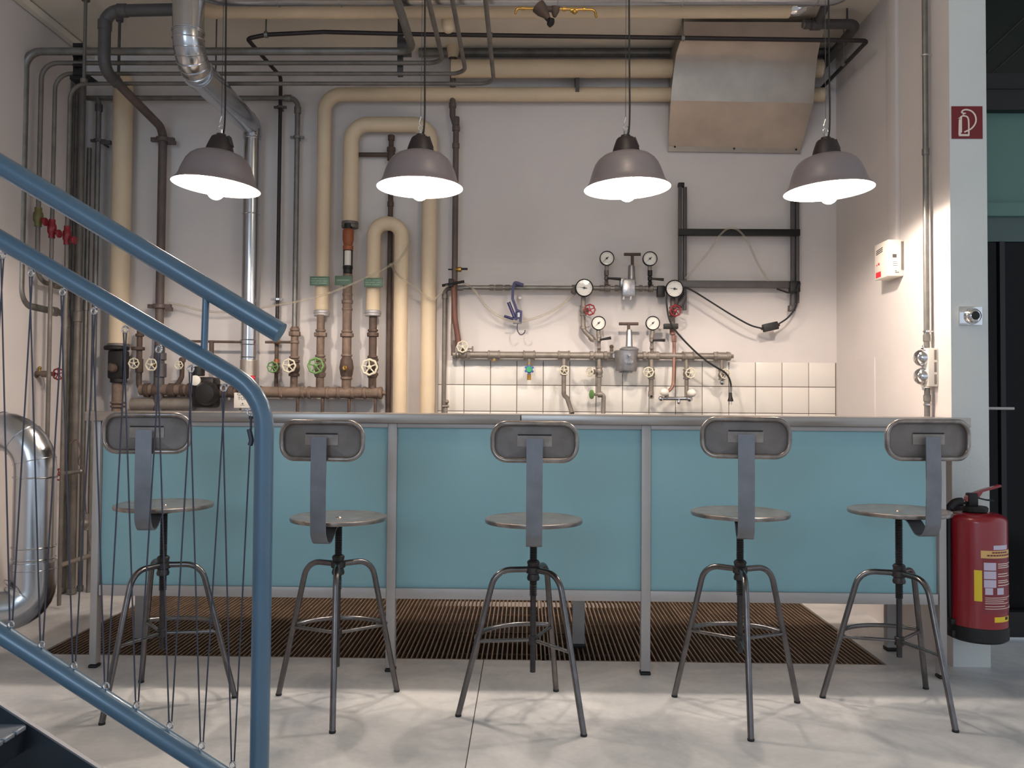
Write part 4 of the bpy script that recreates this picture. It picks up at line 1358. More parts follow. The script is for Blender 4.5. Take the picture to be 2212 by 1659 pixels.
# ---- rusty manifold with three risers, below the cream pipes
ym = DW - 0.10
mf = thing('valve_manifold', W(700, 860, ym), 'thick rusty distribution manifold with handwheel valves behind the counter', 'manifold')
zm = W(700, 848, ym).z
xm0, xm1 = W(548, 848, ym).x, W(826, 848, ym).x
build('header', G().tube([V((xm0, ym, zm)), V((xm1, ym, zm))], M(12, ym), seg=20), 'rust_pipe', mf)
g = G()
for x in (562, 608, 655, 668, 708, 732, 762, 788, 822):
    g.collar(V((W(x, 848, ym).x, ym, zm)), XA, M(13.6, ym), M(7, ym), 20)
g.collar(V((W(829, 848, ym).x, ym, zm)), XA, M(5, ym), M(8, ym), 10)
build('header_joint', g, 'rust_pipe', mf)
for x in (643, 697, 754, 811):
    xx = W(x, 865, ym).x
    build('leg', G().tube([V((xx, ym, zm)), V((xx, ym, 0.0))], M(3.6, ym), seg=10), 'rust_dark', mf)
def riser(x, ytop, rp, lst, m='rust_pipe', d=ym):
    xx = W(x, 760, d).x
    g = G().tube([V((xx, d, W(x, ytop, d).z)), V((xx, d, zm))], M(rp, d), seg=14)
    r_ = build('riser', g, m, mf)
    g = G()
    for (y, rr, ln) in lst:
        g.collar(V((xx, d, W(x, y, d).z)), ZA, M(rr, d), M(ln, d), 6 if rr > rp * 1.55 else 14)
    build('union', g, m, r_)
    return xx
xx = riser(636, 706, 8.0, ((712, 10.5, 6), (721, 13, 10), (739, 10, 6), (772, 11, 5)))
valve(mf, V((xx, ym, W(636, 795, ym).z)), ZA, -YA, M(8, ym), W(624, 790, ym - 0.10), M(15.5, ym - 0.1), 'cream_paint', 'rust_dark')
build('cross_tube', G().tube([W(573, 739, ym), W(636, 739, ym)], M(2.8, ym), seg=8), 'rust_dark', mf)
xx = riser(692, 680, 8.5, ((714, 11, 5), (723, 14.5, 9), (769, 11, 5), (812, 11, 6)))
valve(mf, V((xx, ym, W(693, 793, ym).z)), ZA, -YA, M(8.5, ym), W(682, 790, ym - 0.11), M(18, ym - 0.11), 'green_paint', 'rust_pipe')
xx = riser(749, 592, 10, ((636, 11, 6), (652, 12, 8), (668, 11.5, 5), (716, 12, 5), (724, 14.5, 8), (768, 12, 5), (817, 12.5, 6)))
g = G().lathe([(M(9, ym), -M(26, ym)), (M(13, ym), -M(16, ym)), (M(15.5, ym), 0), (M(13, ym), M(16, ym)), (M(9, ym), M(24, ym))], V((xx, ym, W(748, 794, ym).z)), ZA, 20)
ck = build('check_valve', g, 'rust_dark', mf)
build('brass_plug', G().collar(W(746, 795, ym - 0.045), YA, 0.014, 0.03, 6).tube([W(744, 790, ym - 0.05), W(748, 800, ym - 0.075)], 0.006), 'brass', ck)
# coloured fittings on the middle riser
yf = ym
g = G().lathe([(M(11, yf), W(750, 541, yf).z), (M(11.5, yf), W(750, 532, yf).z), (M(9.5, yf), W(750, 530, yf).z), (M(12, yf), W(750, 518, yf).z), (M(12, yf), W(750, 498, yf).z), (M(9, yf), W(750, 494, yf).z), (0, W(750, 490, yf).z)], (xx, yf, 0), ZA, 18)
build('copper_fitting', g, 'copper_orange', mf)
build('black_mouth', G().tube([V((xx, yf - 0.002, W(750, 497, yf).z)), V((xx, yf - 0.002, W(750, 484, yf).z))], M(9, yf), seg=16), 'black_metal', mf)
build('sight_tube', G().tube([V((xx, yf, W(750, 542, yf).z)), V((xx, yf, W(750, 576, yf).z))], M(7.5, yf), seg=18), 'white_plastic', mf)
build('tube_holder', G().tube([V((xx + M(8.5, yf), yf, W(750, 540, yf).z)), V((xx + M(8.5, yf), yf, W(750, 580, yf).z))], M(2, yf), seg=8).tube([V((xx - M(8.5, yf), yf, W(750, 540, yf).z)), V((xx - M(8.5, yf), yf, W(750, 580, yf).z))], M(2, yf), seg=8).collar(V((xx, yf, W(750, 578, yf).z)), ZA, M(11, yf), 0.02).collar(V((xx, yf, W(750, 586, yf).z)), ZA, M(10, yf), 0.03), 'black_metal', mf)
xx = riser(805, 680, 8.5, ((714, 11, 5), (723, 12.5, 9), (771, 11, 5), (813, 10.5, 6)), 'rust_dark')
valve(mf, V((xx, ym, W(806, 793, ym).z)), ZA, -YA, M(8.5, ym), W(798, 793, ym - 0.11), M(18.5, ym - 0.11), 'cream_paint', 'rust_dark')
# green name plates
for (x, y, w_, h_, rows, lb) in ((690, 607, 42, 20, 3, 'small green plate with three lines on the cream pipe nearest the silver duct'),
                                 (742, 606, 38, 21, 1, 'small green plate with one line, in the middle of three'),
                                 (806, 610, 40, 20, 3, 'small green plate with three lines on the small looped cream pipe')):
    d = yN - 0.065 if x > 800 else ya - 0.055
    c = W(x, y, d)
    t = thing('name_plate', c, lb, 'sign', 'green name plates on the pipes')
    build('plate', G().rbox(c, (M(w_, d), 0.004, M(h_, d)), 0.0012), 'sign_green', t)
    build('holder', G().box(c + V((M(w_ / 2 - 1, d), 0.004, 0)), (0.008, 0.006, M(h_, d))).tube([c, c + V((0, 0.05, 0))], 0.006), 'galvanised_dark', t)
    g = G()
    for k in range(rows):
        zz0 = c.z + (M(h_, d) * (0.25 - 0.25 * k) if rows > 1 else 0.002)
        xs_ = [(-0.40, -0.10), (-0.04, 0.38)] if k % 2 == 0 else [(-0.42, -0.22), (-0.16, 0.14), (0.2, 0.4)]
        if rows == 1:
            xs_ = [(-0.36, 0.34)]
        for (u0, u1) in xs_:
            x0, x1 = c.x + M(w_, d) * u0, c.x + M(w_, d) * u1
            q = x0
            while q < x1 - 0.002:
                g.bbox((q, d - 0.0026, zz0 - 0.0022), (min(q + 0.0042, x1), d - 0.002, zz0 + 0.0022))
                q += 0.0062
    build('lettering', g, 'print_pale_green', t, smooth=False)

# ---- pump group at the left, behind the railing
pg = thing('pump_group', W(380, 885, ym), 'rusty pipe group with dark pumps and cream handwheels behind the railing', 'pump group')
zl = W(360, 845, ym).z
build('header', G().tube([W(303, 842, ym), W(430, 842, ym)], M(12, ym), seg=18), 'rust_pipe', pg)
g = G()
for (x, rp, ln) in ((318, 16, 10), (340, 15, 16), (372, 16, 14), (395, 14, 8), (412, 16, 12)):
    g.collar(W(x, 843, ym), XA, M(rp, ym), M(ln, ym), 10)
build('header_joint', g, 'rust_dark', pg)
g = G().collar(W(252, 752, ym), ZA, M(26, ym), M(9, ym)).rbox(W(256, 788, ym), (M(34, ym), M(34, ym), M(62, ym)), 0.012).collar(W(256, 822, ym), ZA, M(17, ym), M(10, ym))
build('gate_valve', g, 'black_metal', pg)
build('valve_knob', G().tube([W(250, 792, ym), W(238, 788, ym - 0.08)], M(4, ym)).lathe([(0, 0), (M(10, ym), 0), (M(8, ym), 0.02), (0, 0.03)], W(244, 795, ym - 0.07), -YA, 12), 'rust_dark', pg)
build('tail_pipe', G().tube([W(254, 800, ym), V((W(254, 800, ym).x, ym, 0.0))], M(11, ym), seg=14).collar(W(254, 870, ym), ZA, M(15, ym), M(5, ym)).collar(W(254, 878, ym), ZA, M(15, ym), M(5, ym)), 'rust_pipe', pg)
build('side_pipe', G().tube([W(302, 705, ym), W(300, 838, ym), W(320, 843, ym)], M(6, ym), bend=0.04, seg=12).collar(W(302, 724, ym), ZA, M(9, ym), M(6, ym)).collar(W(298, 753, ym), ZA, M(14, ym), M(7, ym)).collar(W(301, 790, ym), ZA, M(8, ym), M(30, ym)), 'rust_dark', pg)
build('handwheel', wheel_g(W(289, 785, ym - 0.08), -YA, M(12, ym), 8), 'cream_paint', pg)
build('wheel_stem', G().tube([W(289, 785, ym - 0.08), W(302, 788, ym)], M(3, ym)), 'rust_dark', pg)
build('side_pipe', G().tube([W(345, 745, ym), V((W(345, 745, ym).x, ym, 0.0))], M(11, ym), seg=14).collar(W(346, 770, ym), ZA, M(13, ym), M(16, ym)).collar(W(346, 800, ym), ZA, M(13, ym), M(30, ym)).collar(W(345, 836, ym), ZA, M(13, ym), M(6, ym)), 'dark_paint', pg)
build('handwheel', wheel_g(W(327, 788, ym - 0.08), -YA, M(13.5, ym), 6), 'cream_paint', pg)
build('wheel_stem', G().tube([W(327, 788, ym - 0.08), W(345, 790, ym)], M(3, ym)), 'brass', pg)
build('side_pipe', G().tube([W(394, 772, ym), W(393, 815, ym), W(380, 835, ym)], M(5, ym), bend=0.04, seg=12).collar(W(394, 778, ym), ZA, M(7, ym), M(8, ym)), 'rust_dark', pg)
build('handwheel', wheel_g(W(386, 789, ym - 0.06), -YA, M(9.5, ym), 6), 'cream_paint', pg)
build('wheel_stem', G().tube([W(386, 789, ym - 0.06), W(394, 790, ym)], M(2.6, ym)), 'rust_dark', pg)
build('thin_pipe', G().tube([W(405, 737, ym), W(522, 739, ym)], M(2.8, ym), seg=10).tube([W(457, 738, ym), W(457, 790, ym)], M(5, ym), seg=10), 'rust_dark', pg)
build('pump_body', G().rbox(W(446, 848, ym - 0.03), (M(48, ym), M(46, ym), M(66, ym)), 0.02).lathe([(M(24, ym), 0), (M(26, ym), 0.03), (M(20, ym), 0.06), (0, 0.07)], W(450, 850, ym - 0.09), -YA, 20).collar(W(428, 802, ym - 0.02), ZA, M(14, ym), M(20, ym)), 'black_metal', pg)
build('pump_dial', G().lathe([(M(11, ym), 0), (M(11, ym), 0.012), (M(10, ym), 0.014), (0, 0.014)], W(423, 822, ym - 0.10), -YA, 20), 'dial_white', pg)
build('outlet', G().tube([W(470, 850, ym), W(512, 848, ym)], M(10, ym), seg=14).collar(W(500, 846, ym), XA, M(13, ym), M(10, ym)).collar(W(482, 838, ym), ZA, M(9, ym), M(16, ym)), 'rust_dark', pg)
build('tank', G().tube([W(285, 873, ym + 0.01), W(420, 873, ym + 0.01)], M(14, ym), seg=18), 'fitting_grey', pg)
t = thing('control_box', W(530, 882, ym - 0.06), 'small white box with black lettering behind the railing bend', 'box')
c = W(530, 865, ym - 0.07)
build('housing', G().rbox(c, (M(42, ym), 0.06, M(33, ym)), 0.004), 'white_plastic', t)
build('lettering', text_g('TOP', 0.026, c + V((-0.008, -0.0306, 0.010))), 'dark_paint', t, smooth=False)
g = text_g('Gr', 0.026, c + V((-0.022, -0.0306, 0.034)))
build('lettering', g, 'dark_paint', t, smooth=False)
build('mark', G().prism([c + V((-0.012, -0.0306, -0.022)), c + V((0.0, -0.0306, -0.022)), c + V((-0.004, -0.0306, -0.012))], (0, -0.0006, 0)).box(c + V((-0.006, -0.0306, -0.028)), (0.024, 0.001, 0.002)), 'dark_paint', t, smooth=False)

# ================================================================== gauge wall above the tiles
yg = DW - 0.075
def gauge(x, y, rpx, depth, label, needle=220, stem_y=None):
    c = W(x, y, depth)
    r = M(rpx, depth)
    t = thing('pressure_gauge', c - V((0, 0, r)), label, 'gauge', 'round pressure gauges')
    build('case', G().lathe([(0, -0.03), (r * 0.9, -0.03), (r * 0.97, -0.022), (r, 0.0), (r * 1.0, 0.006), (r * 0.95, 0.009), (r * 0.88, 0.006), (r * 0.88, -0.002)], c, -YA, 32), 'black_metal', t)
    dl = build('dial', G().lathe([(0, 0.001), (r * 0.89, 0.001), (r * 0.89, -0.004), (0, -0.004)], c, -YA, 32), 'dial_white', t)
    g = G()
    a = math.radians(needle)
    dr = V((math.cos(a), 0, math.sin(a)))
    cc = c + V((0, -0.003, 0))
    g.prism([cc + dr * r * 0.72, cc + V((-dr.z, 0, dr.x)) * r * 0.05 - dr * r * 0.3, cc - V((-dr.z, 0, dr.x)) * r * 0.05 - dr * r * 0.3], (0, -0.0012, 0))
    g.collar(cc, YA, r * 0.13, 0.004)
    build('needle', g, 'ink', t)
    g = G()
    for k in range(19):
        th = math.radians(225 - 270 * k / 18)
        q = V((math.cos(th), 0, math.sin(th)))
        l = 0.66 if k % 3 == 0 else 0.73
        g.strip([c + V((0, -0.0016, 0)) + q * r * l, c + V((0, -0.0016, 0)) + q * r * 0.80], V((-q.z, 0, q.x)) * r * 0.025, 0.0006)
    build('scale', g, 'ink', dl, smooth=False)
    m_ = bpy.data.materials.get('gauge_glass')
    if m_ is None:
        m_ = bpy.data.materials.new('gauge_glass')
        m_.use_nodes = True
        nt = m_.node_tree
        for n in list(nt.nodes):
            nt.nodes.remove(n)
        o_ = nt.nodes.new('ShaderNodeOutputMaterial')
        mx = nt.nodes.new('ShaderNodeMixShader')
        mx.inputs[0].default_value = 0.06
        tr = nt.nodes.new('ShaderNodeBsdfTransparent')
        gl = nt.nodes.new('ShaderNodeBsdfGlossy')
        gl.inputs['Roughness'].default_value = 0.03
        nt.links.new(tr.outputs[0], mx.inputs[1])
        nt.links.new(gl.outputs[0], mx.inputs[2])
        nt.links.new(mx.outputs[0], o_.inputs['Surface'])
    build('glass', G().lathe([(r * 0.89, 0.0055), (r * 0.89, 0.0065), (0, 0.0075)], c, -YA, 32), m_, t)
    if stem_y:
        s_ = W(x, stem_y, depth)
        build('stem', G().tube([V((c.x, c.y + 0.012, c.z - r * 0.9)), V((c.x, c.y + 0.012, s_.z))], M(4.5, depth), seg=10), 'fitting_grey', t)
    return t
# --- lower manifold
lm = thing('tap_manifold', W(1280, 780, yg), 'grey galvanised tap pipe running level above the white tiles', 'pipe')
zq2 = W(1280, 768, yg).z
rq = M(7, yg)
build('riser', G().tube([V((xq2, ypp, W(982, 700, ypp).z)), V((xq2, yg, zq2)), V((W(1140, 768, yg).x, yg, zq2))], M(7.5, yg), bend=0.05, seg=14), 'fitting_grey', lm)
build('run', G().tube([V((W(1100, 768, yg).x, yg, zq2)), V((W(1575, 770, yg).x, yg, zq2))], rq, seg=16), 'fitting_grey', lm)
g = G()
for x in (982, 1012):
    g.collar(V((W(x, 766, yg).x, yg, zq2)), XA, rq * 1.3, M(8, yg))
for x in (1067, 1143, 1218, 1486, 1560):
    g.collar(V((W(x, 768, yg).x, yg, zq2)), XA, rq * 1.25, M(22, yg))
    g.collar(V((W(x - 11, 768, yg).x, yg, zq2)), XA, rq * 1.45, M(4, yg))
    g.collar(V((W(x + 11, 768, yg).x, yg, zq2)), XA, rq * 1.45, M(4, yg))
for x in (1278, 1308, 1330, 1392, 1420, 1545, 1574):
    g.collar(V((W(x, 768, yg).x, yg, zq2)), XA, rq * 1.35, M(8, yg), 8)
for x in (1294, 1408):
    g.collar(V((W(x, 768, yg).x, yg, zq2)), XA, rq * 1.3, M(18, yg))
g.collar(V((W(1580, 770, yg).x, yg, zq2)), XA, rq * 0.7, M(8, yg), 6)
build('tee', g, 'fitting_grey', lm)
def drop(x, y1, rp=4.8, m='fitting_grey', y0=768):
    xx = W(x, 800, yg).x
    return build('drop', G().tube([V((xx, yg, W(x, y0, yg).z)), V((xx, yg, W(x, y1, yg).z))], M(rp, yg), seg=12), m, lm), xx
o, xx = drop(1067, 779, 4.5)
build('stub_ring', G().collar(V((xx, yg, W(1067, 778, yg).z)), ZA, M(5, yg), 0.008), 'brass', o)
o, xx = drop(1143, 806, 4.0)
build('brass_tip', G().collar(V((xx, yg, W(1143, 814, yg).z)), ZA, M(4.5, yg), M(14, yg)).collar(V((xx, yg, W(1143, 789, yg).z)), ZA, M(5, yg), M(8, yg)), 'brass', o)
kc = W(1143, 798, yg - 0.05)
g = G()
for k in range(6):
    th = math.pi / 3 * k + 0.5
    g.box(kc + V((math.cos(th), 0, math.sin(th))) * M(7.5, yg), (M(6, yg), 0.014, M(4.5, yg)), Matrix.Rotation(-th, 3, 'Y'))
g.collar(kc, YA, M(7.5, yg), 0.016)
kn = build('tap_knob', g, 'blue_knob', o)
build('knob_cap', G().collar(kc + V((0, -0.011, 0)), YA, M(6.5, yg), 0.01, 20), 'green_knob', kn)
build('knob_stem', G().tube([kc, kc + V((0, 0.05, 0))], M(3, yg)), 'brass', kn)
o, xx = drop(1218, 850, 4.8)
valve(lm, V((xx, yg, W(1218, 800, yg).z)), ZA, -YA, M(4.8, yg), W(1219, 800, yg - 0.08), M(10.5, yg - 0.08), 'cream_paint', 'fitting_grey', lobes=6)
build('tail_hose', G().tube([V((xx, yg, W(1218, 846, yg).z)), W(1218, 853, yg - 0.01), W(1225, 860, yg - 0.04), W(1236, 893, yg - 0.1)], M(5, yg), bend=0.03, seg=12), 'galvanised_dark', o)
o, xx = drop(1294, 851, 4.6)
valve(lm, V((xx, yg, W(1294, 803, yg).z)), ZA, -XA, M(5.2, yg), W(1274, 803, yg - 0.045), M(10.5, yg), 'cream_paint', 'fitting_grey', lobes=6, wheel_axis=V((-0.75, -0.8, 0)))
build('outlet_elbow', G().tube([V((xx, yg, W(1294, 852, yg).z)), W(1304, 853, yg), W(1303, 893, yg)], M(4.8, yg), bend=0.03, seg=12).collar(W(1296, 852, yg), XA, M(6.5, yg), M(10, yg)).tube([W(1283, 852, yg - 0.02), W(1296, 853, yg)], M(3, yg)), 'fitting_grey', o)
build('green_knob', G().lathe([(0, 0), (M(10, yg), 0.0), (M(10, yg), 0.006), (M(6, yg), 0.012), (0, 0.014)], W(1279, 852, yg - 0.03), V((-0.9, -0.4, 0)), 14), 'green_paint', o)
o, xx = drop(1407, 850, 4.8)
valve(lm, V((xx, yg, W(1407, 808, yg).z)), ZA, -YA, M(5, yg), W(1401, 804, yg - 0.08), M(11.5, yg - 0.08), 'cream_paint', 'fitting_grey')
build('nozzle', G().collar(W(1406, 851, yg), ZA, M(6, yg), M(12, yg)).lathe([(M(5, yg), 0), (M(5, yg), 0.03), (M(3, yg), 0.03), (M(3, yg), 0.02), (0, 0.02)], W(1406, 857, yg), -YA, 14), 'fitting_grey', o)
build('nozzle_bore', G().lathe([(0, 0.0), (M(3, yg), 0.0), (0, 0.001)], W(1406, 857, yg - 0.022), -YA, 12), 'ink', o)
o, xx = drop(1483, 855, 4.6)
valve(lm, V((xx, yg, W(1483, 808, yg).z)), ZA, -YA, M(5, yg), W(1492, 806, yg - 0.08), M(11.5, yg - 0.08), 'cream_paint', 'fitting_grey')
o, xx = drop(1559, 812, 3.6)
valve(lm, V((xx, yg, W(1559, 810, yg).z)), ZA, -YA, M(5, yg), W(1567, 808, yg - 0.07), M(11.5, yg - 0.07), 'cream_paint', 'fitting_grey')
build('chrome_ball', G().sphere(W(1560, 826, yg - 0.02), M(6.5, yg), 16), 'chrome', o)
# corner wheel and little tap
valve(lm, V((W(1000, 766, yg).x, yg, zq2)), XA, -YA, M(6, yg), W(999, 749, yg - 0.06), M(13, yg - 0.06), 'cream_paint', 'fitting_grey')
build('bleed_tap', G().tube([W(1008, 754, yg - 0.02), W(1021, 753, yg - 0.02)], M(1.8, yg), seg=8).tube([W(1021, 748, yg - 0.02), W(1021, 759, yg - 0.02)], M(1.8, yg), seg=8), 'fitting_grey', lm)
# stand pipe at the left of the tiles, red slanting pipe, cross bracket
build('steel_pipe', G().tube([W(1000, 623, yg), V((W(961, 640, yg).x, yg, W(961, 623, yg).z)), V((W(960, 640, yg).x, yg, 0.0))], M(5, yg), bend=0.03, seg=12).collar(V((W(961, 640, yg).x, yg, W(961, 640, yg).z)), ZA, M(6.5, yg), 0.03), 'galvanised_dark', label='thin dark pipe standing at the left edge of the white tiles', cat='pipe')
build('rusty_pipe', G().tube([W(979, 606, yg - 0.05), W(983, 690, yg - 0.05), W(991, 742, yg - 0.04)], M(6, yg), seg=12), 'rust_red', label='short slanting red brown pipe above the corner handwheel', cat='pipe')
g = G().tube([W(955, 617, yg - 0.07), W(1003, 608, yg - 0.07)], M(3, yg), seg=8).rbox(W(975, 612, yg - 0.05), (M(11, yg), 0.05, M(18, yg)), 0.004)
build('cross_clamp', g, 'black_metal', label='dark cross shaped clamp on the riser left of the blue clamp tool', cat='clamp')
t = thing('small_tap', W(963, 886, yg), 'small grey tap at the lower left corner of the tiles', 'tap')
build('body', G().tube([W(962, 866, yg - 0.03), W(962, 892, yg - 0.03)], M(5, yg)).sphere(W(965, 868, yg - 0.05), M(5, yg), 12).tube([W(956, 878, yg - 0.04), W(970, 877, yg - 0.04)], M(3, yg)), 'fitting_grey', t)
# --- upper gauge pipe
um = thing('gauge_pipe', W(1100, 630, yg), 'grey pipe running level with two big gauges above the tap pipe', 'pipe')
zu_ = W(1200, 622, yg).z
build('run', G().tube([V((W(972, 622, yg).x, yg, zu_)), V((W(1475, 622, yg).x, yg, zu_))], M(5, yg), seg=14), 'galvanised', um)
g = G()
for x, rp, ln in ((1062, 6.5, 10), (1078, 6.5, 16), (1096, 6.5, 12), (1300, 6.5, 10), (1312, 8, 12), (1332, 7, 8), (1384, 7, 8), (1396, 6, 8), (1406, 8, 10), (1240, 7, 10)):
    g.collar(V((W(x, 622, yg).x, yg, zu_)), XA, M(rp, yg), M(ln, yg), 10)
build('coupling', g, 'galvanised_dark', um)
build('block', G().rbox(W(1427, 630, yg - 0.01), (M(16, yg), 0.05, M(24, yg)), 0.005), 'black_metal', um)
build('stub', G().tube([W(1248, 618, yg - 0.01), W(1238, 632, yg - 0.04)], M(6, yg), seg=12), 'galvanised_dark', um)
# drops under the big gauges
x_ = W(1260, 660, yg).x
build('drop', G().tube([V((x_, yg, W(1260, 622, yg).z)), V((x_, yg, W(1259, 712, yg).z)), W(1284, 737, yg)], M(5, yg), bend=0.04, seg=12).collar(W(1278, 731, yg), W(1284, 737, yg) - W(1259, 712, yg), M(6.5, yg), M(10, yg)).collar(V((x_, yg, W(1259, 708, yg).z)), ZA, M(6.5, yg), M(6, yg)), 'fitting_grey', um)
valve(um, V((x_, yg, W(1259, 671, yg).z)), ZA, -YA, M(5, yg), W(1274, 669, yg - 0.07), M(12.5, yg - 0.07), 'red_paint', 'fitting_grey')
x_ = W(1453, 660, yg).x
build('drop', G().tube([V((x_, yg, W(1453, 622, yg).z)), V((x_, yg, W(1453, 712, yg).z))], M(5.5, yg), seg=12), 'brown_pipe', um)
valve(um, V((x_, yg, W(1453, 674, yg).z)), ZA, -YA, M(5, yg), W(1459, 671, yg - 0.08), M(13, yg - 0.08), 'red_paint', 'rust_dark')
build('black_block', G().rbox(W(1449, 705, yg - 0.04), (M(30, yg), 0.04, M(11, yg)), 0.003), 'black_metal', um)
cp = [V((x_, yg, W(1453, 720, yg).z)), W(1456, 740, yg), W(1455, 815, yg - 0.02), W(1452, 836, yg - 0.03), W(1440, 848, yg - 0.04)]
build('copper_tail', G().tube(spline(cp), M(3.6, yg), seg=10).collar(V((x_, yg, W(1454, 716, yg).z)), ZA, M(6.5, yg), M(14, yg)).collar(W(1456, 732, yg), ZA, M(5.5, yg), M(14, yg), 6), 'copper', um)
# gauges
gauge(1262, 622, 19.5, yg - 0.06, 'large round gauge with white dial at the left of the upper pipe', 172)
gauge(1457, 624, 19.5, yg - 0.06, 'large round gauge with white dial beside the black steel rack', 172)
gauge(1311, 558, 16, yg - 0.05, 'small gauge on a stem, upper left, with a bright band reflected in its glass', 222, 585)
gauge(1404, 559, 16, yg - 0.05, 'small gauge on a stem, upper right, beside the rack upright', 222, 585)
gauge(1293, 698, 15.5, yg - 0.05, 'small gauge on a stem, lower left, under the red handwheel', 222, 726)
gauge(1410, 698, 15.5, yg - 0.05, 'small gauge on a stem, lower right, beside the copper pipe', 222, 726)
def lever(parent, x, y, ytop, ybot, dx, m, dy=0):
    d = yg - 0.04
    g = G().tube([W(x, ytop, d), W(x, ybot, d + 0.03)], M(3.6, d), seg=12)
    g.collar(W(x, (ytop + y) / 2, d), ZA, M(5.2, d), M(abs(y - ytop) * 0.5, d), 10)
    g.collar(W(x, y, d), ZA, M(5, d), M(7, d), 10)
    g.collar(W(x, (ybot + y) / 2, d + 0.015), ZA, M(5, d), M(6, d), 6)
    b = build('ball_valve', g, m, parent)
    build('lever', G().tube([W(x + 2, y, d - 0.015), W(x + dx, y + dy, d - 0.03)], [M(2, d), M(3.3, d)], seg=10), 'black_metal', b)
lever(um, 1310, 601, 578, 622, 31, 'brown_pipe', 2)
lever(um, 1404, 602, 578, 622, 30, 'black_metal', 2)
lever(lm, 1294, 734, 718, 768, 26, 'fitting_grey', -4)
lever(lm, 1408, 735, 718, 768, 29, 'fitting_grey', 0)
# --- regulators
def regulator(label, cx, body, neck, tbar, flange=None):
    d = yg - 0.03
    t = thing('pressure_regulator', W(cx, body[3], d), label, 'regulator', 'cast pressure regulators')
    x0, x1, y0, y1 = body
    rr = M((x1 - x0) / 2, d)
    c0 = W((x0 + x1) / 2, y1, d)
    h = W(cx, y0, d).z - c0.z
    if flange:
        g = G().lathe([(0, -0.006), (rr * 0.5, -0.006), (rr * 0.52, 0.002), (rr * 0.80, 0.003), (rr * 0.84, 0.012), (rr * 0.90, h * 0.8), (rr * 0.93, h * 0.95), (rr * 0.84, h), (0, h)], c0, ZA, 28)
        g.prism([W(x0, y0 + 16, d), W(x0, y0 + 7, d), W(x0 + 17, y0 - 2, d), W(x0 + 17, y0 + 16, d)], (0, 0.04, 0))
    else:
        g = G().rbox(c0 + V((0, 0, h / 2)), (rr * 1.7, rr * 1.6, h), 0.012).rbox(W(x0 + 6, y0 + 7, d), (M(15, d), rr * 1.2, M(18, d)), 0.008)
        for q in (1347, 1363):
            g.collar(W(q, y1 + 2, d - 0.02), ZA, M(3, d), M(7, d), 8)
    b = build('body', g, 'cast_alu', t)
    n0, n1 = W(neck[0], neck[2], d), W(neck[0], neck[3], d)
    g = G().lathe([(M(neck[1] * 1.35, d), 0), (M(neck[1] * 1.1, d), (n0.z - n1.z) * 0.2), (M(neck[1], d), (n0.z - n1.z) * 0.9), (M(neck[1] * 0.8, d), (n0.z - n1.z)), (0, (n0.z - n1.z))], n1, ZA, 20)
    build('spring_housing', g, 'cast_alu', t)
    if flange:
        f = W(flange[0], flange[1], d)
        build('flange', G().lathe([(0, -0.012), (M(flange[2] * 0.9, d), -0.012), (M(flange[2], d), -0.004), (M(flange[2], d), 0.004), (M(flange[2] * 0.7, d), 0.014), (0, 0.02)], f, ZA, 24), 'cast_alu', t)
        build('plug', G().collar(W(1359, 767, d - rr), YA, M(3.6, d), 0.03, 8), 'cast_alu', b)
        build('plug', G().tube([W(1321, 760, d - 0.02), W(1321, 748, d - 0.02)], M(3.6, d), seg=10).sphere(W(1321, 749, d - 0.02), M(4.6, d), 12), 'rust_dark', b)
        g = G()
        for k in range(7):
            g.box(W(1350 + k * 2.8, 781 + (k % 2), d - rr * 0.93 - 0.004), (M(2.0, d), 0.006, M(5 + k % 3, d)))
        build('cast_lettering', g, 'cast_alu', b, smooth=False)
    tx, ty, tw, sy = tbar
    build('tee_handle', G().tube([W(tx - tw, ty, d), W(tx + tw, ty, d)], M(3.3, d), seg=10).tube([W(tx, ty, d), W(tx, sy, d)], M(3.4, d), seg=10), 'rust_dark', t)
    return t
regulator('grey cast pressure regulator with brown tee handle on the upper gauge pipe', 1356, (1340, 1374, 604, 642), (1364, 7.5, 573, 612), (1366, 549.5, 18, 575))
regulator('bulky grey cast pressure regulator with flange and tee handle above the tiles', 1352, (1324, 1380, 757, 803), (1359, 6.5, 712, 752), (1358, 699.5, 21, 714), (1359, 755, 21))
# --- water mixer tap with white balls
t = thing('mixer_tap', W(1462, 880, yg - 0.05), 'chrome mixer tap with two white ball handles on the tiles', 'tap')
d = yg - 0.05
build('bar', G().tube([W(1428, 861, d), W(1495, 861, d)], M(4.2, d), seg=14).sphere(W(1428, 861, d), M(6, d), 14).sphere(W(1489, 862, d), M(6.5, d), 14), 'chrome', t)
build('spout', G().tube([W(1466, 861, d), W(1466, 870, d)], M(4, d), seg=12).sphere(W(1466, 869, d), M(4.5, d), 12), 'chrome', t)
build('inlet', G().tube([W(1483, 850, yg), W(1483, 861, d)], M(4.5, d), seg=10).tube([W(1440, 852, d), W(1440, 861, d)], M(4.5, d), seg=10), 'fitting_grey', t)
for x, y in ((1435, 847), (1494, 849)):
    build('ball_handle', G().sphere(W(x, y, d - 0.03), M(10, d), 20, 0.88), 'white_glass', t)

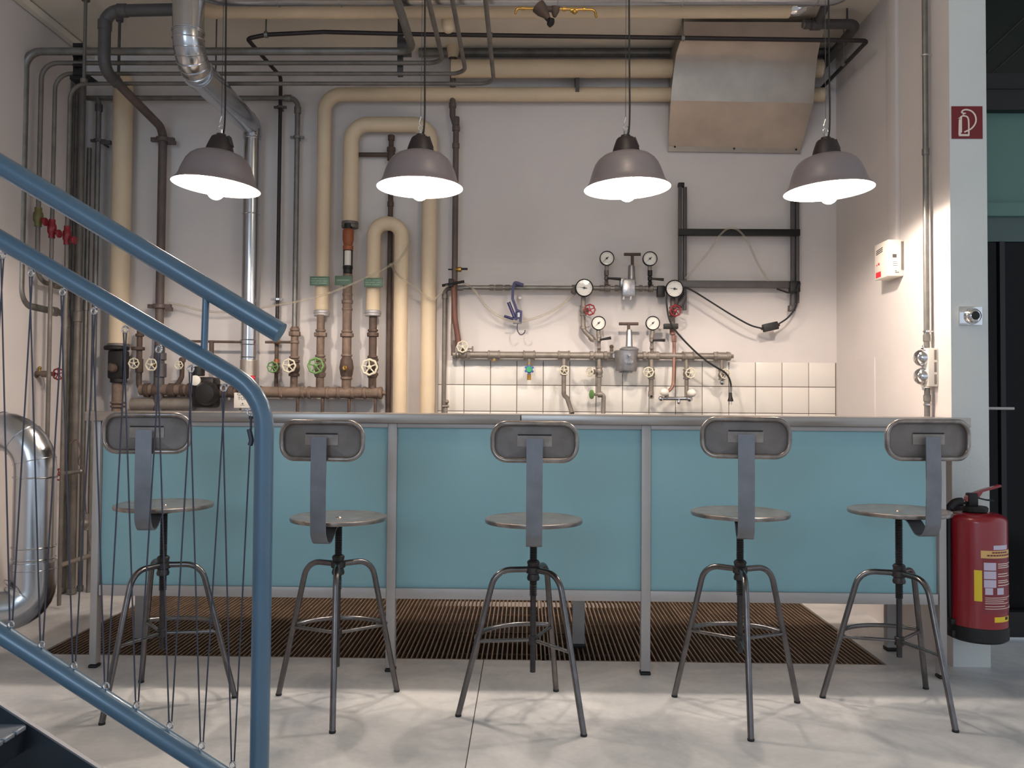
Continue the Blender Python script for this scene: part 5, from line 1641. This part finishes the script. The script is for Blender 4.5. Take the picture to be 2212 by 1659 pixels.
# ---- black steel rack
rk = thing('steel_rack', W(1596, 665, yg), 'dark steel tube rack bolted to the wall right of the gauges', 'rack')
dr_ = DW - 0.05
for (x, y0, y1) in ((1469, 398, 660), (1479.5, 405, 670), (1712, 400, 628), (1721.5, 400, 655)):
    a, b = vert(x, y0, y1, dr_)
    build('upright', G().rbox((a + b) / 2, (M(7, dr_), 0.03, a.z - b.z), 0.002), 'dark_paint', rk)
build('upright_cap', G().rbox(W(1471, 400, dr_), (M(13, dr_), 0.035, M(9, dr_)), 0.003), 'black_metal', rk)
for (y, h_) in ((502, 14), (614, 15)):
    a, b = W(1466, y, dr_ - 0.02), W(1727, y + 1, dr_ - 0.02)
    build('cross_bar', G().rbox((a + b) / 2, (b.x - a.x, 0.03, M(h_, dr_)), 0.002), 'black_metal' if y < 600 else 'dark_paint', rk)
build('joint', G().rbox(W(1716, 620, dr_ - 0.03), (M(22, dr_), 0.04, M(24, dr_)), 0.006), 'black_metal', rk)
build('lower_arm', G().tube([W(1713, 628, dr_ - 0.01), W(1712, 662, dr_ - 0.01)], M(6, dr_), seg=10).rbox(W(1710, 666, dr_ - 0.02), (M(13, dr_), 0.04, M(13, dr_)), 0.004), 'dark_paint', rk)
build('lower_arm', G().tube([W(1478, 640, dr_ - 0.01), W(1466, 662, dr_ - 0.03)], M(7, dr_), seg=10), 'dark_paint', rk)

# ---- blue hanging clamp tool with hook
t = thing('clamp_tool', W(1116, 692, yg - 0.04), 'navy blue lever clamp tool hanging on the gauge pipe', 'tool')
d = yg - 0.035
Z = lambda x, y: (1060 + x * 0.1025, 570 + y * 0.1025)
def Q(pts):
    return [W(*Z(x, y), d) for x, y in pts]
g = G()
P = Q([(690, 450), (500, 385), (465, 560), (462, 740), (560, 1010)])
g.strip(fillet(P, 0.012), V((0, 0.022, 0)), M(6, d))
g.prism(Q([(520, 380), (690, 450), (520, 460)]), (0, 0.02, 0))
build('upper_arm', g, 'navy_paint', t)
g = G().prism(Q([(560, 950), (665, 990), (650, 1250), (610, 1260), (590, 1140), (540, 1190), (470, 1150), (520, 1010)]), (0, 0.022, 0))
build('body', g, 'navy_paint', t)
build('handle', G().tube(Q([(375, 810), (500, 1120)]), M(3.8, d), seg=12), 'navy_paint', t)
build('handle', G().tube(Q([(285, 1100), (480, 1160)]), M(2.8, d), seg=12), 'navy_paint', t)
build('ratchet', G().box(W(*Z(590, 1080), d - 0.004), (M(5, d), 0.03, M(10, d))).tube(Q([(470, 1245), (640, 1250)]), M(2, d), seg=8), 'cast_alu', t)
build('wire_hook', G().tube(spline(Q([(565, 1250), (560, 1380), (600, 1470), (650, 1495), (710, 1450), (725, 1395)])), M(1.2, d), seg=8), 'wire_steel', t)
build('wall_peg', G().tube([W(1123, 643, DW), W(1123, 643, DW - 0.05)], M(3, DW), seg=12), 'white_plastic', label='small white peg in the wall beside the blue clamp tool', cat='peg')

# ---- clear hoses
def hose(pts, d, r, label, m='clear_hose'):
    return build('clear_hose' if m == 'clear_hose' else 'power_cable', G().tube(spline(Lw(pts, d)), M(r, d), seg=10), m, label=label, cat='hose' if m == 'clear_hose' else 'cable')
hose([(362, 654), (395, 660), (430, 670), (470, 674), (520, 672), (580, 662, 4.72), (650, 650, 4.68), (720, 630, 4.66), (790, 600, 4.66), (845, 572, 4.70), (872, 548, 4.71), (886, 520, 4.74)], yg, 2.6, 'clear hose drooping from the dark drain pipe across to the cream loop')
hose([(844, 570, 4.80), (852, 585, 4.76), (870, 603, 4.70), (890, 615, 4.72), (915, 636, 4.74), (935, 648, 4.76), (950, 635, 4.76), (966, 616, 4.74)], 4.76, 2.6, 'short clear hose sagging between the cream loop and the cross clamp')
hose([(1000, 612), (1022, 624), (1050, 662), (1080, 684), (1120, 694), (1160, 686), (1200, 668), (1236, 640), (1250, 620)], yg - 0.02, 3.0, 'clear hose hanging in a curve behind the blue clamp tool')
hose([(1480, 602), (1500, 580), (1530, 545), (1552, 512), (1572, 494), (1592, 496), (1612, 516), (1626, 545), (1640, 575), (1660, 608)], dr_ - 0.045, 2.4, 'clear hose hung over the upper bar of the steel rack')
# ---- black cables
hose([(1478, 620), (1500, 630), (1540, 655), (1580, 680), (1620, 702), (1648, 710)], yg - 0.05, 1.8, 'thin black cable sagging from the big gauge to the black adapter', 'black_rubber')
hose([(1682, 700), (1702, 686), (1718, 665), (1724, 640), (1722, 622), (1728, 612), (1722, 626), (1705, 632), (1690, 628), (1678, 624)], yg - 0.03, 1.8, 'thin black cable from the black adapter up to the rack corner', 'black_rubber')
rot = Matrix.Rotation(math.radians(13), 3, 'Y').inverted()
ad = thing('power_adapter', W(1664, 716, yg - 0.02), 'small black power adapter hanging on its cable against the wall', 'adapter')
c = W(1664, 706, yg - 0.03)
build('housing', G().rbox(c, (M(33, yg), 0.035, M(17, yg)), 0.006, rot), 'black_rubber', ad)
build('strain_relief', G().tube([c + rot @ V((-M(20, yg), 0, 0)), c + rot @ V((M(20, yg), 0, 0))], M(3, yg), seg=8), 'black_rubber', ad)
pc = thing('plug_cable', W(1578, 870, yg - 0.08), 'black cable with mains plug dangling in front of the tiles', 'cable')
build('cord', G().tube(spline(Lw([(1441, 636), (1440, 655), (1446, 690), (1460, 715), (1490, 748), (1520, 775), (1550, 795), (1564, 803), (1574, 815), (1579, 832), (1578, 850)], yg - 0.09)), M(2.0, yg), seg=8), 'black_rubber', pc)
build('plug', G().lathe([(M(3, d), 0), (M(3.5, d), -0.02), (M(6, d), -0.045), (M(5.5, d), -0.05), (0, -0.05)], W(1578, 848, yg - 0.09), ZA, 14), 'black_rubber', pc)
build('plug_sleeve', G().tube([W(1579, 836, yg - 0.09), W(1578, 849, yg - 0.09)], M(2.8, yg), seg=8), 'galvanised', pc)
build('plug_pin', G().tube([W(1576, 866, yg - 0.09), W(1575.5, 874, yg - 0.09)], M(0.9, yg), seg=6).tube([W(1580, 866, yg - 0.09), W(1580, 874, yg - 0.09)], M(0.9, yg), seg=6), 'chrome', pc)

# ---- sheet metal hood
hd = thing('sheet_metal_hood', W(1590, 325, DW - 0.02), 'folded sheet metal hood fixed to the wall at the upper right', 'hood')
L_ = [W(1443, 319, DW - 0.015), W(1449, 217, 4.70), W(1451, 190, 4.68), W(1456, 150, 4.66), W(1461, 115, 4.62), W(1470, 88, 4.56), W(1476, 47, 4.42)]
R2_ = [W(1729, 325, DW - 0.015), W(1757, 223, 4.70), W(1759, 195, 4.68), W(1762, 155, 4.66), W(1766, 120, 4.62), W(1772, 92, 4.56), W(1786, 48, 4.42)]
def sheet(Ls, Rs, th=0.004):
    vs_, fs = [], []
    n = len(Ls)
    for a, b in zip(Ls, Rs):
        vs_ += [a, b, a + V((0, th, 0)), b + V((0, th, 0))]
    for i in range(n - 1):
        k = i * 4
        fs += [(k, k + 1, k + 5, k + 4), (k + 2, k + 6, k + 7, k + 3), (k, k + 4, k + 6, k + 2), (k + 1, k + 3, k + 7, k + 5)]
    fs += [(0, 2, 3, 1), (4 * n - 4, 4 * n - 3, 4 * n - 1, 4 * n - 2)]
    return G().add(vs_, fs)
build('lower_sheet', sheet(L_[:2], R2_[:2]), 'sheet_metal', hd, smooth=False)
build('curved_sheet', sheet(L_[1:6], R2_[1:6]), 'sheet_metal', hd, angle=60)
build('upper_sheet', sheet(L_[5:] + [V((L_[-1].x, DW, L_[-1].z + 0.01))], R2_[5:] + [V((R2_[-1].x, DW, R2_[-1].z + 0.01))]), 'sheet_metal', hd, smooth=False)
for S_ in (L_, R2_):
    pl = [p + V((0.0, 0.004, 0)) for p in S_] + [V((S_[-1].x, DW - 0.02, S_[-1].z)), V((S_[0].x, DW - 0.02, S_[0].z))]
    build('side_sheet', G().prism(pl, (0.002 if S_ is L_ else -0.002, 0, 0)), 'sheet_metal', hd, smooth=False)
build('bottom_flange', G().box((L_[0] + R2_[0]) / 2 + V((0, 0.0, -0.004)), (R2_[0].x - L_[0].x, 0.012, M(12, DW)), Matrix.Rotation(0.012, 3, 'Y')), 'sheet_metal', hd, smooth=False)
for x, y in ((1458, 317), (1586, 321), (1720, 323)):
    build('screw', G().sphere(W(x, y, DW - 0.024), 0.006, 8), 'black_metal', hd)
# pipe elbow beside the hood
t = thing('drain_pipe', W(1850, 50, 4.3), 'dark grey pipe elbow beside the upper right of the hood', 'pipe')
ye_ = 4.36
a = W(1738, 53, ye_)
b = W(1852, 52, ye_)
build('run', G().tube([V((a.x, ye_, b.z)), V((b.x, ye_, b.z)), V((b.x, DW, b.z - 0.01))], M(10.5, ye_), bend=0.05, seg=18), 'dark_paint', t)
build('socket_joint', G().collar(V((W(1762, 52, ye_).x, ye_, b.z)), XA, M(13, ye_), M(22, ye_)).tube([V((W(1766, 50, ye_).x, ye_, b.z)), V((W(1766, 50, ye_).x - 0.02, ye_ - 0.35, ZC))], M(9, ye_), seg=14), 'dark_paint', t)
build('end_ring', G().collar(V((W(1738, 54, ye_).x, ye_, b.z)), XA, M(9, ye_), 0.02), 'galvanised', t)
build('hanger', G().tube([V((W(1830, 40, ye_).x, ye_, b.z)), V((W(1830, 40, ye_).x, ye_, ZC))], 0.005, seg=8), 'dark_paint', t)

# ---- small brass valve train hanging under the ceiling
t = thing('valve_train', W(1190, 40, 4.1), 'small brass valve train with a dark funnel under the cream pipe', 'valve')
d = 3.9
build('pipe', G().tube([W(1113, 30, d), W(1116, 18, d), W(1285, 21, d), W(1288, 38, d)], M(2.6, d), bend=0.02, seg=10), 'brass', t)
build('fitting', G().collar(W(1130, 18, d), XA, M(4, d), M(8, d)).collar(W(1240, 22, d), XA, M(5, d), M(16, d)).sphere(W(1241, 25, d), M(6, d), 12).collar(W(1262, 20, d), XA, M(4.5, d), M(5, d)).collar(W(1219, 20, d), XA, M(4.5, d), M(8, d)), 'brass', t)
build('valve_body', G().lathe([(M(16, d), 0.0), (M(14, d), 0.03), (M(8, d), 0.06), (M(4, d), 0.08)], W(1163, 14, d), V((0.62, -0.1, -0.75)), 18).lathe([(M(10, d), 0), (M(9, d), 0.02), (M(4, d), 0.045), (0, 0.05)], W(1200, 16, d), V((-0.1, 0, -1)), 16).collar(W(1180, 20, d), XA, M(6, d), M(40, d)), 'rust_dark', t)
build('funnel', G().tube([W(1172, 30, d), W(1184, 44, d)], M(4, d), seg=10).lathe([(0, 0), (M(9, d), 0.0), (M(10.5, d), 0.012), (M(6, d), 0.02), (0, 0.022)], W(1187, 47, d), V((0.75, -0.3, -0.55)), 18), 'black_metal', t)
